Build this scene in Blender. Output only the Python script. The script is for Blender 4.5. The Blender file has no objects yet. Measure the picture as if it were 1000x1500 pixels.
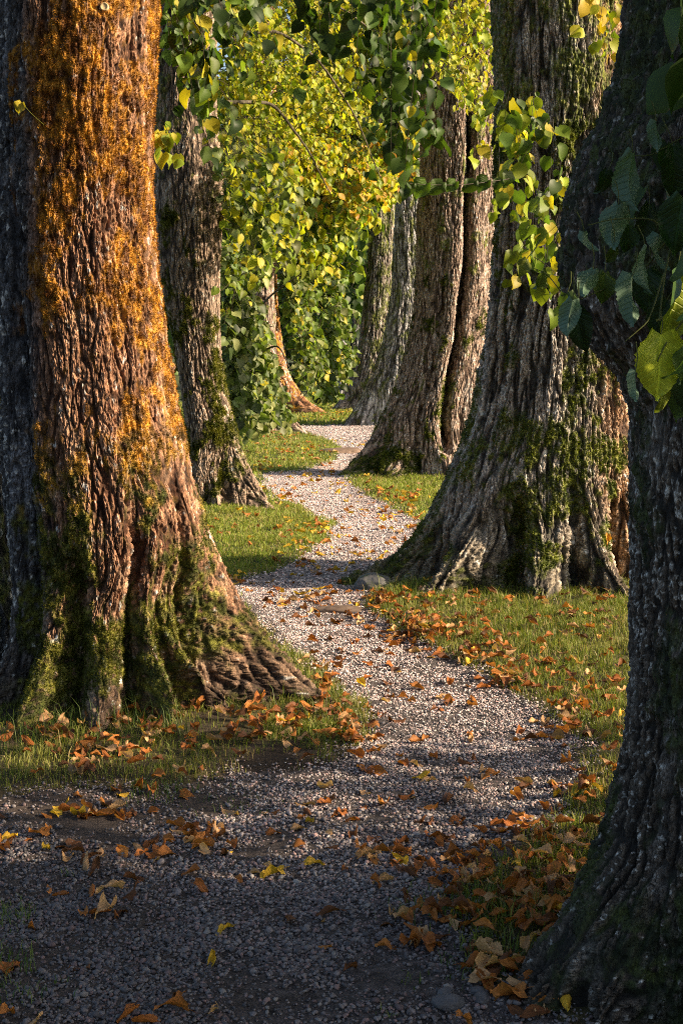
import bpy, math, random, time
import numpy as np
from mathutils import Vector
T00=time.time()
rng=np.random.default_rng(7)
random.seed(7)
SC=bpy.context.scene
COL=SC.collection
F=2083.0; HZ=520.0; EYE=1.5
def P(px,py,d): return np.array([(px-500)/F*d, d, EYE-(py-HZ)/F*d])
def G(px,py):
    d=F*EYE/(py-HZ); return ((px-500)/F*d, d)
# ------------------------------------------------------------------ noise
def _hash(ix,iy,iz,seed):
    h=(ix*np.uint32(374761393)+iy*np.uint32(668265263)+iz*np.uint32(2246822519)+np.uint32(seed*3266489917&0xffffffff))
    h^=h>>np.uint32(13); h*=np.uint32(1274126177); h^=h>>np.uint32(16)
    return h
def noise(x,y,z,seed=0):
    """gradient noise about -1..1"""
    x,y,z=np.broadcast_arrays(np.float32(x),np.float32(y),np.float32(z))
    fx=np.floor(x);fy=np.floor(y);fz=np.floor(z)
    ix=fx.astype(np.int32).view(np.uint32);iy=fy.astype(np.int32).view(np.uint32);iz=fz.astype(np.int32).view(np.uint32)
    x=x-fx;y=y-fy;z=z-fz
    u=x*x*x*(x*(x*6-15)+10);v=y*y*y*(y*(y*6-15)+10);w=z*z*z*(z*(z*6-15)+10)
    out=0
    for dx in (0,1):
        wx=u if dx else 1-u
        for dy in (0,1):
            wy=v if dy else 1-v
            for dz in (0,1):
                wz=w if dz else 1-w
                h=_hash(ix+np.uint32(dx),iy+np.uint32(dy),iz+np.uint32(dz),seed)
                gx=(h&np.uint32(1023)).astype(np.float32)/511.5-1
                gy=((h>>np.uint32(10))&np.uint32(1023)).astype(np.float32)/511.5-1
                gz=((h>>np.uint32(20))&np.uint32(1023)).astype(np.float32)/511.5-1
                out=out+wx*wy*wz*(gx*(x-dx)+gy*(y-dy)+gz*(z-dz))
    return out*1.5
def fbm(x,y,z,seed=0,o=3):
    a=1;s=0;t=0;f=1
    for k in range(o):
        s=s+a*noise(x*f,y*f,z*f,seed+k*17);t+=a;a*=.5;f*=2.03
    return s/t*1.3
def sst(a,b,x):
    t=np.clip((x-a)/(b-a),0,1); return t*t*(3-2*t)
def mix(a,b,t):
    a=np.asarray(a,dtype=np.float32);b=np.asarray(b,dtype=np.float32)
    t=np.asarray(t)[...,None]; return a*(1-t)+b*t
def norm(v): return v/np.maximum(np.linalg.norm(v,axis=-1,keepdims=True),1e-9)
def rint(t,xp,fp): return np.interp(t,xp,fp)
# ------------------------------------------------------------------ mesh helpers
def link(o,parent=None):
    COL.objects.link(o)
    if parent is not None: o.parent=parent
    return o
def mk(name,V,Fa,mat,col=None,parent=None,smooth=True,uv=None,matidx=None):
    V=np.ascontiguousarray(V,dtype=np.float32).reshape(-1,3); Fa=np.ascontiguousarray(Fa,dtype=np.int32)
    me=bpy.data.meshes.new(name); n,k=Fa.shape
    me.vertices.add(len(V)); me.vertices.foreach_set('co',V.ravel())
    me.loops.add(n*k); me.loops.foreach_set('vertex_index',Fa.ravel())
    me.polygons.add(n); me.polygons.foreach_set('loop_start',np.arange(0,n*k,k,dtype=np.int32))
    if smooth: me.polygons.foreach_set('use_smooth',np.ones(n,dtype=bool))
    if col is not None:
        c=np.ones((len(V),4),dtype=np.float32); c[:,:3]=np.asarray(col).reshape(-1,3)
        a=me.color_attributes.new('Col','FLOAT_COLOR','POINT'); a.data.foreach_set('color',c.ravel())
    if uv is not None:
        a=me.attributes.new('luv','FLOAT_VECTOR','POINT')
        u=np.zeros((len(V),3),dtype=np.float32); u[:,:2]=uv; a.data.foreach_set('vector',u.ravel())
    me.materials.append(mat); me.update(calc_edges=True)
    return link(bpy.data.objects.new(name,me),parent)
def tag(o,label=None,cat=None,group=None,kind=None):
    if label:o['label']=label
    if cat:o['category']=cat
    if group:o['group']=group
    if kind:o['kind']=kind
    return o
def thing(name,loc,label,cat,group=None):
    o=bpy.data.objects.new(name,None); o.location=loc; o.empty_display_size=.2; link(o); return tag(o,label,cat,group)
def tube(pts,rad,k=6):
    pts=np.asarray(pts,dtype=float); n=len(pts); rad=np.broadcast_to(rad,(n,))
    t=norm(np.gradient(pts,axis=0)); up=np.array([.13,.31,.94]); a=norm(np.cross(t,up)); b=np.cross(t,a)
    th=np.arange(k)/k*2*np.pi
    V=pts[:,None]+rad[:,None,None]*(np.cos(th)[None,:,None]*a[:,None]+np.sin(th)[None,:,None]*b[:,None])
    i=np.arange(n-1)[:,None]*k; j=np.arange(k)[None]; j2=(j+1)%k
    Q=np.stack([i+j,i+j2,i+k+j2,i+k+j],-1).reshape(-1,4)
    return V.reshape(-1,3),Q
class Acc:
    def __init__(s): s.V=[];s.F=[];s.C=[];s.U=[];s.n=0
    def add(s,V,Fa,C=None,U=None):
        V=np.asarray(V).reshape(-1,3); s.V.append(V); s.F.append(np.asarray(Fa)+s.n); s.n+=len(V)
        if C is not None: s.C.append(np.broadcast_to(np.asarray(C,dtype=np.float32),(len(V),3)) if np.ndim(C)==1 else np.asarray(C).reshape(-1,3))
        if U is not None: s.U.append(np.asarray(U).reshape(-1,2))
    def build(s,name,mat,parent=None,smooth=True):
        if not s.V: return None
        return mk(name,np.concatenate(s.V),np.concatenate(s.F),mat,np.concatenate(s.C) if s.C else None,parent,smooth,np.concatenate(s.U) if s.U else None)
# ------------------------------------------------------------------ materials
def newmat(name):
    m=bpy.data.materials.new(name); m.use_nodes=True; nt=m.node_tree; nt.nodes.clear()
    return m,nt,nt.nodes.new('ShaderNodeOutputMaterial')
def nd(nt,t,**kw):
    n=nt.nodes.new(t)
    for k,v in kw.items():
        if k in n.inputs: n.inputs[k].default_value=v
        else: setattr(n,k,v)
    return n
def mat_attr(name,scale=60,amt=.6,rough=.9,bump=.3,dist=.004,spec=.25,scale2=None,stretch=(1,1,1)):
    m,nt,out=newmat(name); L=nt.links.new
    at=nd(nt,'ShaderNodeAttribute'); at.attribute_name='Col'
    tc=nd(nt,'ShaderNodeTexCoord'); mp=nd(nt,'ShaderNodeMapping'); mp.inputs['Scale'].default_value=stretch
    L(tc.outputs['Object'],mp.inputs['Vector'])
    n1=nd(nt,'ShaderNodeTexNoise',Scale=scale,Detail=5.0,Roughness=.7); L(mp.outputs[0],n1.inputs['Vector'])
    mr=nd(nt,'ShaderNodeMapRange'); mr.inputs['From Min'].default_value=.3; mr.inputs['From Max'].default_value=.7
    mr.inputs['To Min'].default_value=1-amt; mr.inputs['To Max'].default_value=1+amt; L(n1.outputs['Fac'],mr.inputs['Value'])
    mu=nd(nt,'ShaderNodeVectorMath',operation='SCALE'); L(at.outputs['Color'],mu.inputs[0]); L(mr.outputs[0],mu.inputs['Scale'])
    if scale2:
        n2=nd(nt,'ShaderNodeTexNoise',Scale=float(scale2),Detail=3.0,Roughness=.6); L(mp.outputs[0],n2.inputs['Vector'])
        m2=nd(nt,'ShaderNodeMapRange'); m2.inputs['From Min'].default_value=.35; m2.inputs['From Max'].default_value=.65; m2.inputs['To Min'].default_value=.5; m2.inputs['To Max'].default_value=1.5; L(n2.outputs['Fac'],m2.inputs['Value'])
        mu0=mu; mu=nd(nt,'ShaderNodeVectorMath',operation='SCALE'); L(mu0.outputs[0],mu.inputs[0]); L(m2.outputs[0],mu.inputs['Scale'])
    b=nd(nt,'ShaderNodeBsdfPrincipled',Roughness=rough); b.inputs['Specular IOR Level'].default_value=spec
    L(mu.outputs[0],b.inputs['Base Color'])
    bp=nd(nt,'ShaderNodeBump',Strength=bump,Distance=dist); L(n1.outputs['Fac'],bp.inputs['Height']); L(bp.outputs[0],b.inputs['Normal'])
    L(b.outputs[0],out.inputs[0]); return m
def mat_leaf(name,trans=.4,rough=.5,back=None,spec=.3,veins=False,scale=30):
    m,nt,out=newmat(name); L=nt.links.new
    at=nd(nt,'ShaderNodeAttribute'); at.attribute_name='Col'; col=at.outputs['Color']
    tc=nd(nt,'ShaderNodeTexCoord')
    n1=nd(nt,'ShaderNodeTexNoise',Scale=float(scale),Detail=3.0); L(tc.outputs['Object'],n1.inputs['Vector'])
    mr=nd(nt,'ShaderNodeMapRange'); mr.inputs['To Min'].default_value=.6; mr.inputs['To Max'].default_value=1.4; L(n1.outputs['Fac'],mr.inputs['Value'])
    mu=nd(nt,'ShaderNodeVectorMath',operation='SCALE'); L(col,mu.inputs[0]); L(mr.outputs[0],mu.inputs['Scale']); col=mu.outputs[0]
    h=None
    if veins:
        uv=nd(nt,'ShaderNodeAttribute'); uv.attribute_name='luv'
        sp=nd(nt,'ShaderNodeSeparateXYZ'); L(uv.outputs['Vector'],sp.inputs[0])
        ab=nd(nt,'ShaderNodeMath',operation='ABSOLUTE'); L(sp.outputs['X'],ab.inputs[0])
        # side veins climb outward from the midrib; y - 0.75|x|
        mm=nd(nt,'ShaderNodeMath',operation='MULTIPLY_ADD'); L(ab.outputs[0],mm.inputs[0]); mm.inputs[1].default_value=-.8; L(sp.outputs['Y'],mm.inputs[2])
        m8=nd(nt,'ShaderNodeMath',operation='MULTIPLY'); L(mm.outputs[0],m8.inputs[0]); m8.inputs[1].default_value=9.0
        pp=nd(nt,'ShaderNodeMath',operation='PINGPONG'); L(m8.outputs[0],pp.inputs[0]); pp.inputs[1].default_value=.5
        s1=nd(nt,'ShaderNodeMapRange'); s1.interpolation_type='SMOOTHSTEP'; s1.inputs['From Max'].default_value=.14; L(pp.outputs[0],s1.inputs['Value'])
        s2=nd(nt,'ShaderNodeMapRange'); s2.interpolation_type='SMOOTHSTEP'; s2.inputs['From Max'].default_value=.035; L(ab.outputs[0],s2.inputs['Value'])
        mn=nd(nt,'ShaderNodeMath',operation='MINIMUM'); L(s1.outputs[0],mn.inputs[0]); L(s2.outputs[0],mn.inputs[1]); h=mn.outputs[0]
        vm=nd(nt,'ShaderNodeMapRange'); vm.inputs['To Min'].default_value=1.45; vm.inputs['To Max'].default_value=.95; L(h,vm.inputs['Value'])
        mu2=nd(nt,'ShaderNodeVectorMath',operation='SCALE'); L(col,mu2.inputs[0]); L(vm.outputs[0],mu2.inputs['Scale']); col=mu2.outputs[0]
    if back is not None:
        ge=nd(nt,'ShaderNodeNewGeometry'); mx=nd(nt,'ShaderNodeMix'); mx.data_type='RGBA'
        L(ge.outputs['Backfacing'],mx.inputs[0]); L(col,mx.inputs[6]); mx.inputs[7].default_value=(*back,1); col=mx.outputs[2]
    b=nd(nt,'ShaderNodeBsdfPrincipled',Roughness=rough); b.inputs['Specular IOR Level'].default_value=spec
    L(col,b.inputs['Base Color'])
    if h is not None:
        ad=nd(nt,'ShaderNodeMath',operation='MULTIPLY_ADD'); L(n1.outputs['Fac'],ad.inputs[0]); ad.inputs[1].default_value=.5; L(h,ad.inputs[2])
        bp=nd(nt,'ShaderNodeBump',Strength=.55,Distance=.003); L(ad.outputs[0],bp.inputs['Height']); L(bp.outputs[0],b.inputs['Normal'])
    t=nd(nt,'ShaderNodeBsdfTranslucent'); ts=nd(nt,'ShaderNodeVectorMath',operation='MULTIPLY'); ts.inputs[1].default_value=(1.2,1.3,.4)
    L(col,ts.inputs[0]); L(ts.outputs[0],t.inputs['Color'])
    mx=nd(nt,'ShaderNodeMixShader'); mx.inputs[0].default_value=trans; L(b.outputs[0],mx.inputs[1]); L(t.outputs[0],mx.inputs[2]); L(mx.outputs[0],out.inputs[0])
    return m
M_bark=mat_attr('bark',150,.95,.85,.9,.006,.3,scale2=48,stretch=(1,1,.4))
M_barkfar=mat_attr('bark_far',40,.9,.9,.9,.02,.25,scale2=15,stretch=(1,1,.3))
M_barknear=mat_attr('bark_near',330,.9,.8,1.0,.004,.35,scale2=95,stretch=(1,1,.45))
M_moss=mat_leaf('moss',.25,.8,spec=.1,scale=40)
M_twig=mat_attr('twig_bark',80,.3,.7)
M_leaf=mat_leaf('linden_leaf',.42,.5,scale=9)
M_leafnear=mat_leaf('linden_leaf_near',.3,.48,back=(.10,.17,.11),veins=True,scale=35)
M_dead=mat_leaf('dead_leaf',.22,.6,veins=True,scale=60,spec=.25)
M_grass=mat_leaf('grass_blade',.3,.55,scale=15)
M_stone=mat_attr('gravel_stone',260,.35,.75,.3,.001,.35)
M_pathbed=mat_attr('path_bed',150,.7,.95,.9,.01)
M_ground=mat_attr('soil',70,.5,.95,.9,.02)
# ------------------------------------------------------------------ terrain
PATH_PX=[(552,621),(545,640),(535,660),(508,698),(518,712),(560,735),(610,760),(626,790),(606,820),(580,850),(552,868),(535,888),(570,912),(620,938),(690,970),(760,1008),(812,1045),(846,1085),(850,1130),(822,1180),(770,1225),(705,1270),(672,1330),(668,1380),(720,1425),(800,1468),(860,1540),(900,1700),(1000,2300),(-900,2300),(-700,1300),(-300,1180),(0,1168),(120,1150),(230,1150),(330,1135),(430,1125),(505,1110),(545,1072),(532,1030),(492,1000),(458,970),(412,940),(378,900),(348,872),(325,852),(380,838),(440,815),(480,787),(488,765),(450,745),(412,730),(386,712),(386,695),(440,690),(484,676),(503,657),(487,646),(455,635),(380,622)]
PATH=np.array([G(*p) for p in PATH_PX])
def inside(x,y,poly):
    r=np.zeros(x.shape,bool); n=len(poly)
    for i in range(n):
        x1,y1=poly[i];x2,y2=poly[(i+1)%n]
        c=((y1>y)!=(y2>y))&(x<(x2-x1)*(y-y1)/(y2-y1+1e-12)+x1); r^=c
    return r
def sdist(x,y,poly):
    d=np.full(x.shape,1e9)
    for i in range(len(poly)):
        a=poly[i];b=poly[(i+1)%len(poly)]; ab=b-a
        t=np.clip(((x-a[0])*ab[0]+(y-a[1])*ab[1])/(ab@ab),0,1)
        d=np.minimum(d,(x-a[0]-t*ab[0])**2+(y-a[1]-t*ab[1])**2)
    d=np.sqrt(d); return np.where(inside(x,y,poly),d,-d)
def pmask(x,y):
    """signed distance into the path, ragged"""
    return sdist(x,y,PATH)+.07*fbm(x*3,y*3,0*x,5,3)+.03*noise(x*14,y*14,0*x,6)
TREES={}
def H0(x,y):
    r=np.hypot(x,y)
    return .035*noise(x*.7,y*.7,0*x+3,11)+.012*fbm(x*4,y*4,0*x,12,2)+.0*r
def Hgt(x,y,m=None):
    x=np.asarray(x,dtype=float);y=np.asarray(y,dtype=float)
    if m is None: m=pmask(x,y)
    h=H0(x,y)-.03*sst(-.15,.2,m)
    for (tx,ty,a) in MOUNDS: h=h+a*np.exp(-((x-tx)**2+(y-ty)**2)/.8)
    return h
MOUNDS=[(-1.05,6.1,.05),(1.5,9.4,.06),(1.3,17.8,.06),(-1.4,13.6,.05),(1.1,3.5,.03),(-1.6,27,.06)]
def axis(lo,hi,dense,grow):
    # dense = list of (a,b,step); extends outside with growing steps
    v=[]
    for a,b,s in dense: v+=list(np.arange(a,b,s))
    v.append(dense[-1][1]); s=dense[-1][2]
    while v[-1]<hi: s*=grow; v.append(v[-1]+s)
    s=dense[0][2]; w=[dense[0][0]]
    while w[-1]>lo: s*=grow; w.append(w[-1]-s)
    return np.array(w[1:][::-1]+v)
def gridmesh(X,Y,Z):
    n,m=X.shape; V=np.stack([X,Y,Z],-1).reshape(-1,3)
    i=np.arange(n-1)[:,None]*m+np.arange(m-1)[None]
    return V,np.stack([i,i+1,i+m+1,i+m],-1).reshape(-1,4)
gx=axis(-500,500,[(-3,3,.03)],1.12); gy=axis(-300,600,[(2.2,12,.03),(12,30,.08),(30,48,.25)],1.1)
X,Y=np.meshgrid(gx,gy)
near=(np.abs(X)<8)&(Y>0)&(Y<60)
m=np.full(X.shape,-5.0); m[near]=pmask(X[near],Y[near])
Z=H0(X,Y)-.05*sst(-.1,.15,m)
for (tx,ty,a) in MOUNDS: Z=Z+a*np.exp(-((X-tx)**2+(Y-ty)**2)/.8)
V,Q=gridmesh(X,Y,Z)
n1=fbm(X*2.2,Y*2.2,0*X,31,3); n2=noise(X*12,Y*12,0*X,33)
c=mix((.045,.032,.022),(.085,.075,.03),sst(-.3,.4,n1+.3*n2)); c=mix(c,(.06,.085,.02),sst(6,14,Y)*.7)
g=mk('ground',V,Q,M_ground,c); tag(g,'dark soil and thin turf under the trees','ground',kind='structure')
# path sheet
px_=np.arange(-3.2,2.2,.02); py_=np.concatenate([np.arange(2.2,9,.016),np.arange(9,20,.035),np.arange(20,34,.09)])
X,Y=np.meshgrid(px_,py_); m=pmask(X,Y)
Z=Hgt(X,Y,m)+.004+.007*noise(X*45,Y*45,0*X,41)+.006*noise(X*90,Y*90,0*X,42)-.03*(1-sst(-.06,.02,m))
V,Q=gridmesh(X,Y,Z); keep=(m.reshape(-1)[Q]>-.05).any(1); Q=Q[keep]
u,inv=np.unique(Q,return_inverse=True); V=V[u]; Qp=inv.reshape(Q.shape)
n1=noise(V[:,0]*60,V[:,1]*60,0*V[:,0],43); n2=noise(V[:,0]*150,V[:,1]*150,0*V[:,0],44)
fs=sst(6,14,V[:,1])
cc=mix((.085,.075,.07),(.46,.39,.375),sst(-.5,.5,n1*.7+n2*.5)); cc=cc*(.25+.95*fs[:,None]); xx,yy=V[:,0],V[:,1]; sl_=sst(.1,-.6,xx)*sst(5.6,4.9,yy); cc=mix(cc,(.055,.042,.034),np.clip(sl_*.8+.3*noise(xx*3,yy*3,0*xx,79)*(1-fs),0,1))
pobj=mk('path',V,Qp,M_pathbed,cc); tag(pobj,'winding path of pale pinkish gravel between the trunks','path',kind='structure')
print('terrain',time.time()-T00)
# ------------------------------------------------------------------ gravel
def ico():
    t=(1+5**.5)/2
    v=norm(np.array([(-1,t,0),(1,t,0),(-1,-t,0),(1,-t,0),(0,-1,t),(0,1,t),(0,-1,-t),(0,1,-t),(t,0,-1),(t,0,1),(-t,0,-1),(-t,0,1)],dtype=float))
    f=np.array([(0,11,5),(0,5,1),(0,1,7),(0,7,10),(0,10,11),(1,5,9),(5,11,4),(11,10,2),(10,7,6),(7,1,8),(3,9,4),(3,4,2),(3,2,6),(3,6,8),(3,8,9),(4,9,5),(2,4,11),(6,2,10),(8,6,7),(9,8,1)])
    return v,f
IV,IF=ico()
def rotm(N,tilt=.5):
    a=rng.uniform(0,2*np.pi,N); ca,sa=np.cos(a),np.sin(a); z=np.zeros(N);o=np.ones(N)
    Rz=np.stack([np.stack([ca,-sa,z],-1),np.stack([sa,ca,z],-1),np.stack([z,z,o],-1)],1)
    b=rng.normal(0,tilt,N); cb,sb=np.cos(b),np.sin(b)
    Rx=np.stack([np.stack([o,z,z],-1),np.stack([z,cb,-sb],-1),np.stack([z,sb,cb],-1)],1)
    a=rng.uniform(0,2*np.pi,N); ca,sa=np.cos(a),np.sin(a)
    R2=np.stack([np.stack([ca,-sa,z],-1),np.stack([sa,ca,z],-1),np.stack([z,z,o],-1)],1)
    return Rz@Rx@R2
OV=np.array([(1,0,0),(0,1,0),(-1,0,0),(0,-1,0),(0,0,1),(0,0,-1)],dtype=float); OF=np.array([(0,1,4),(1,2,4),(2,3,4),(3,0,4),(1,0,5),(2,1,5),(3,2,5),(0,3,5)])
def pebbles(N,y0,y1,xr,r0,r1,IV=IV,IF=IF):
    nv=len(IV)
    y=rng.uniform(y0,y1,int(N)); x=rng.uniform(xr[0],xr[1],int(N)); k=np.abs(x/y)<.27; x,y=x[k],y[k]
    m=pmask(x,y); k=(m>rng.normal(0,.06,len(x)))&(rng.uniform(0,1,len(x))<.72+1.0*fbm(x*3.1,y*3.1,0*x,81,3)-.45*np.clip(sst(.0,-.7,x)*sst(5.7,5.2,y)*sst(4.2,4.7,y),0,1)); x,y,m=x[k],y[k],m[k]; n=len(x)
    r=rng.uniform(0,1,n)**2.2*(r1-r0)+r0
    S=np.stack([r*rng.uniform(.8,1.35,n),r*rng.uniform(.7,1.1,n),r*rng.uniform(.45,.85,n)],-1)
    V=IV[None]*rng.uniform(.75,1.25,(n,nv,1))*S[:,None]
    V=np.einsum('nij,nkj->nki',rotm(n,.4),V)
    V[...,0]+=x[:,None];V[...,1]+=y[:,None];V[...,2]+=(Hgt(x,y,m)+.004+S[:,2]*rng.uniform(.1,1.0,n))[:,None]
    Fa=(IF[None]+np.arange(n)[:,None,None]*nv).reshape(-1,3)
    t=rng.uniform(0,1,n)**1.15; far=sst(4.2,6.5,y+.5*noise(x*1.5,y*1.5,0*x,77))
    lf=sst(-.1,-.9,x)*sst(5.6,4.9,y)+sst(4.4,3.4,y); fa=np.clip(sst(3.6,7.2,y+.5*noise(x*1.5,y*1.5,0*x,77)),0,1); shade_soil=np.clip(lf*.8+.35*noise(x*2.3,y*2.3,0*x,78),0,1); t=np.clip(t*(.36+.80*fa)*(1-.6*shade_soil),0,1)  # foreground shade put into the near stones' colour, plus dark soil at left
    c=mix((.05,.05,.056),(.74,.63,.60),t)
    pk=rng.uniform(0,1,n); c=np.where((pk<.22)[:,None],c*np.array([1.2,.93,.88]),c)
    c=np.where((pk>.93)[:,None],np.array([.75,.70,.66])*(.35+.65*fa[:,None])*(1-.4*shade_soil[:,None]),c)
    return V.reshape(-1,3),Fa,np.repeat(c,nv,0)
A=Acc()
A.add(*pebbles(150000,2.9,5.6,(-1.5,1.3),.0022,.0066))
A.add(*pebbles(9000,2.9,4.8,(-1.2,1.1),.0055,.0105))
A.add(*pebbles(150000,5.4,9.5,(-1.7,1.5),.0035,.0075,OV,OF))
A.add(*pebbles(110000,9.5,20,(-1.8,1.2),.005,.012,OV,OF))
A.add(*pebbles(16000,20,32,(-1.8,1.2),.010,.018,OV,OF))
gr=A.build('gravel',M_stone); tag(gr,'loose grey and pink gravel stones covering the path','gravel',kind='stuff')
print('gravel',time.time()-T00)
# ------------------------------------------------------------------ trunks
def gauss(dth,w):
    dth=(dth+np.pi)%(2*np.pi)-np.pi; return np.exp(-(dth/w)**2)
SURF={}
def trunk(name,label,cat,d,cpx,rows,zvis,step,ncol,style,roots=(),grooves=(),lobeR=(-.15,.5),lobeL=(np.pi+.15,.5),bark=.018,ridge=.042,ztop=7.0,seed=1,group=None,flareA=.3,lean=0,flute=.03,bumps=()):
    """rows: (y_px, x_left_px, x_right_px) silhouette at depth d"""
    rows=np.array(rows,dtype=float); zz=EYE-(rows[:,0]-HZ)/F*d
    xl=(rows[:,1]-500)/F*d; xr=(rows[:,2]-500)/F*d
    o=np.argsort(zz); zz,xl,xr=zz[o],xl[o],xr[o]
    zz=zz+.075*np.clip(1-zz/.7,0,1)
    X0=(cpx-500)/F*d
    zs=[zvis[0]]; 
    while zs[-1]<zvis[1]: zs.append(zs[-1]+step*(.55 if zs[-1]<.4 else 1))
    s=step
    while zs[-1]<ztop: s=min(s*1.12,.12); zs.append(zs[-1]+s)
    z=np.array(zs); nz=len(z)
    top=zz[-1]; XL=rint(z,zz,xl); XR=rint(z,zz,xr)
    k=np.ones(9)/9
    half=(XR-XL)/2; mid=(XR+XL)/2
    zref=max(zz[0]+.001, .9 if top>1.4 else top*.7)
    Rref=rint(zref,z,half)
    Rc=np.minimum(half,Rref*(1+flareA*np.exp(-np.maximum(z,0)/.45)))
    cref=rint(zref,z,mid); w=sst(zref*.45,zref*1.05,z)
    cx=mid*w+cref*(1-w)
    # near the base keep the core where both sides stay outside it
    Rc=np.where(z>zref,half,np.minimum(Rc,np.maximum(np.minimum(cx-XL,XR-cx),Rref*.92)))
    ab=np.maximum(z-top,0); Rc=Rc*(1-.03*ab)
    EL=np.maximum(cx-XL-Rc,0)*(z<top); ER=np.maximum(XR-cx-Rc,0)*(z<top)
    t=(np.arange(ncol)/ncol); th=2*np.pi*t-np.pi/2; th=th-.42*np.sin(2*np.pi*t)*-1*-1   # denser facing the path and the viewer
    TH=th[None,:];Z=z[:,None]
    low=np.exp(-np.maximum(Z,0)/.5)
    wr=lobeR[1]*(1-.35*low); wl=lobeL[1]*(1-.35*low)
    r=Rc[:,None]+ER[:,None]*gauss(TH-lobeR[0],wr)+EL[:,None]*gauss(TH-lobeL[0],wl)
    for (a,wd,Ln,h) in roots:
        a2=a+.18*noise(Z*3,a*7+0*Z,0*Z,seed)
        f=np.clip(1-(Z+.1)/h,0,1.1)**2.2
        r=r+Ln*f*gauss(TH-a2,wd*(.75+.5*np.clip(Z/h,0,1)))
    for (a,wd,dp,z0,z1) in grooves:
        a2=a+.10*noise(Z*1.3,a*5+0*Z,0*Z,seed+2)
        f=sst(z0-.15,z0+.1,Z)*(1-sst(z1-.3,z1+.1,Z)); r=r-dp*f*gauss(TH-a2,wd)
    for (a,wd,zc,zw,amp) in bumps: r=r+amp*gauss(TH-a,wd)*np.exp(-((Z-zc)/zw)**2)
    C,S=np.cos(TH),np.sin(TH); sg=seed*9.7
    r=r+flute*Rref/.4*(noise(C*1.6+sg,S*1.6,Z*.55,seed)+.6*noise(C*3.6+sg,S*3.6,Z*1.1,seed+1))
    fb=np.exp(-np.maximum(Z,0)/.38); r=r+fb*Rref/.4*.055*(noise(C*4.6+sg,S*4.6,Z*.9,seed+30)+.5*noise(C*9+sg,S*9,Z*1.3,seed+31))*(.6+.8*np.clip(r/Rref-1,0,1.2))
    Xp=cx[:,None]+r*C-X0; Yp=r*S+0*Z; Zp=np.broadcast_to(Z,r.shape)
    Pg=np.stack([Xp,Yp,Zp],-1)
    ds=np.linalg.norm(np.diff(Pg,axis=0),axis=-1); arc=np.concatenate([np.zeros((1,ncol)),np.cumsum(ds,0)],0)
    fl=sst(1.25,1.9,r/Rref); arc=np.broadcast_to(arc.mean(1,keepdims=True),arc.shape)
    dz=np.gradient(Pg,axis=0); dt=np.roll(Pg,-1,1)-np.roll(Pg,1,1); N=norm(np.cross(dt,dz))
    # bark relief
    rr=np.minimum(Rref*1.15,r)*.5+Rref*.5
    a_=C*rr;b_=S*rr
    wx=.010*noise(a_*6,b_*6,arc*2.2,seed+3); 
    q=ridge; el=style.get('el',5.5)
    n1=noise(a_/q+wx*18+sg,b_/q,arc/(q*el)+wx*4,seed+4)
    n2=noise(a_/q*2.1+sg,b_/q*2.1,arc/(q*el*.45),seed+5)
    n1b=noise(a_/q*2.1+sg,b_/q*2.1,arc/(q*el*.8)+wx*4,seed+24); fl=sst(1.25,1.9,r/Rref); n1=n1*(1-fl)+n1b*fl
    h1=.7*sst(.02,style.get('fw',.17)*1.25,np.abs(n1))+.3*(1-np.exp(-(n1/.3)**2)); h2=sst(.0,.22,np.abs(n2))
    n3=noise(a_/q*1.7,b_/q*1.7,arc/(q*.9)+wx*30,seed+6); h3=sst(.0,.10,np.abs(n3))
    n4=fbm(Pg[...,0]*55,Pg[...,1]*55,Pg[...,2]*38,seed+7,2)*(1+.6*fl)
    n5=noise(a_/q*(3.7+2*fl)+sg,b_/q*(3.7+2*fl),arc/(q*el*.22),seed+15); h5=sst(.0,.24,np.abs(n5))
    n6=noise(a_/q*4.5,b_/q*4.5,arc/(q*.55),seed+16); h6=sst(.0,.15,np.abs(n6))
    hh=h1*(.5+.5*h2)*(.78+.22*h3)*(.72+.28*h5)*(.74+.26*h6)
    deep=.65+.5*noise(a_*1.7,b_*1.7,arc*1.1,seed+8)
    # moss
    mo=fbm(a_*4.2+sg,b_*4.2,arc*3.1,seed+9,4)+.35*noise(a_*26,b_*26,arc*15,seed+10)
    thc=((TH+np.pi/2+np.pi)%(2*np.pi))-np.pi      # 0 faces the viewer, + to the right
    bias=style['moss'](Z+0*TH,thc+0*Z)
    moss=sst(-.20,.20,mo*.85+bias-.25*h1*style.get('mossfur',.5))
    disp=bark*(1.3+.5*fl)*(hh-1)*deep*(1-.55*moss)+.28*bark*n4+moss*(.013*(.4+1.3*fbm(Pg[...,0]*24,Pg[...,1]*24,Pg[...,2]*19,seed+11,3)))*style.get('mosst',1)
    Pg=Pg+N*disp[...,None]
    # colour
    LS=style.get('ls',1.0); cn=fbm(a_*9,b_*9,arc*4,seed+12,3)
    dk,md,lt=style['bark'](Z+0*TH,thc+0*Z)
    c=mix(dk,md,sst(.05,.75,hh)); 
    c=c*(.8+.75*np.clip(noise(a_/q*2.3+sg,b_/q*2.3,arc/(q*2.2),seed+32),-.8,1)[...,None]); c=c*(1-sst(.1,.6,cn)[...,None])+mix(md,lt,.6+0*cn)*sst(.1,.6,cn)[...,None]*(.35+.65*hh[...,None])
    li=sst(.20,.36,fbm(a_*38*LS,b_*38*LS,arc*26*LS,seed+13,3)*.8+.5*(hh-.6)+style['lich'](Z+0*TH,thc+0*Z)-.25*fl)
    c=mix(c,(.52,.52,.49),li*.8)*(1+.35*noise(a_*150,b_*150,arc*110,seed+17)[...,None])
    mc=style['mosscol'](Z+0*TH,thc+0*Z,fbm(a_*18,b_*18,arc*14,seed+14,2))
    c=mix(c,mc,moss*.9*sst(-.55,-.1,noise(a_*70,b_*70,arc*45,seed+33)))
    V=Pg.reshape(-1,3)
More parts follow.
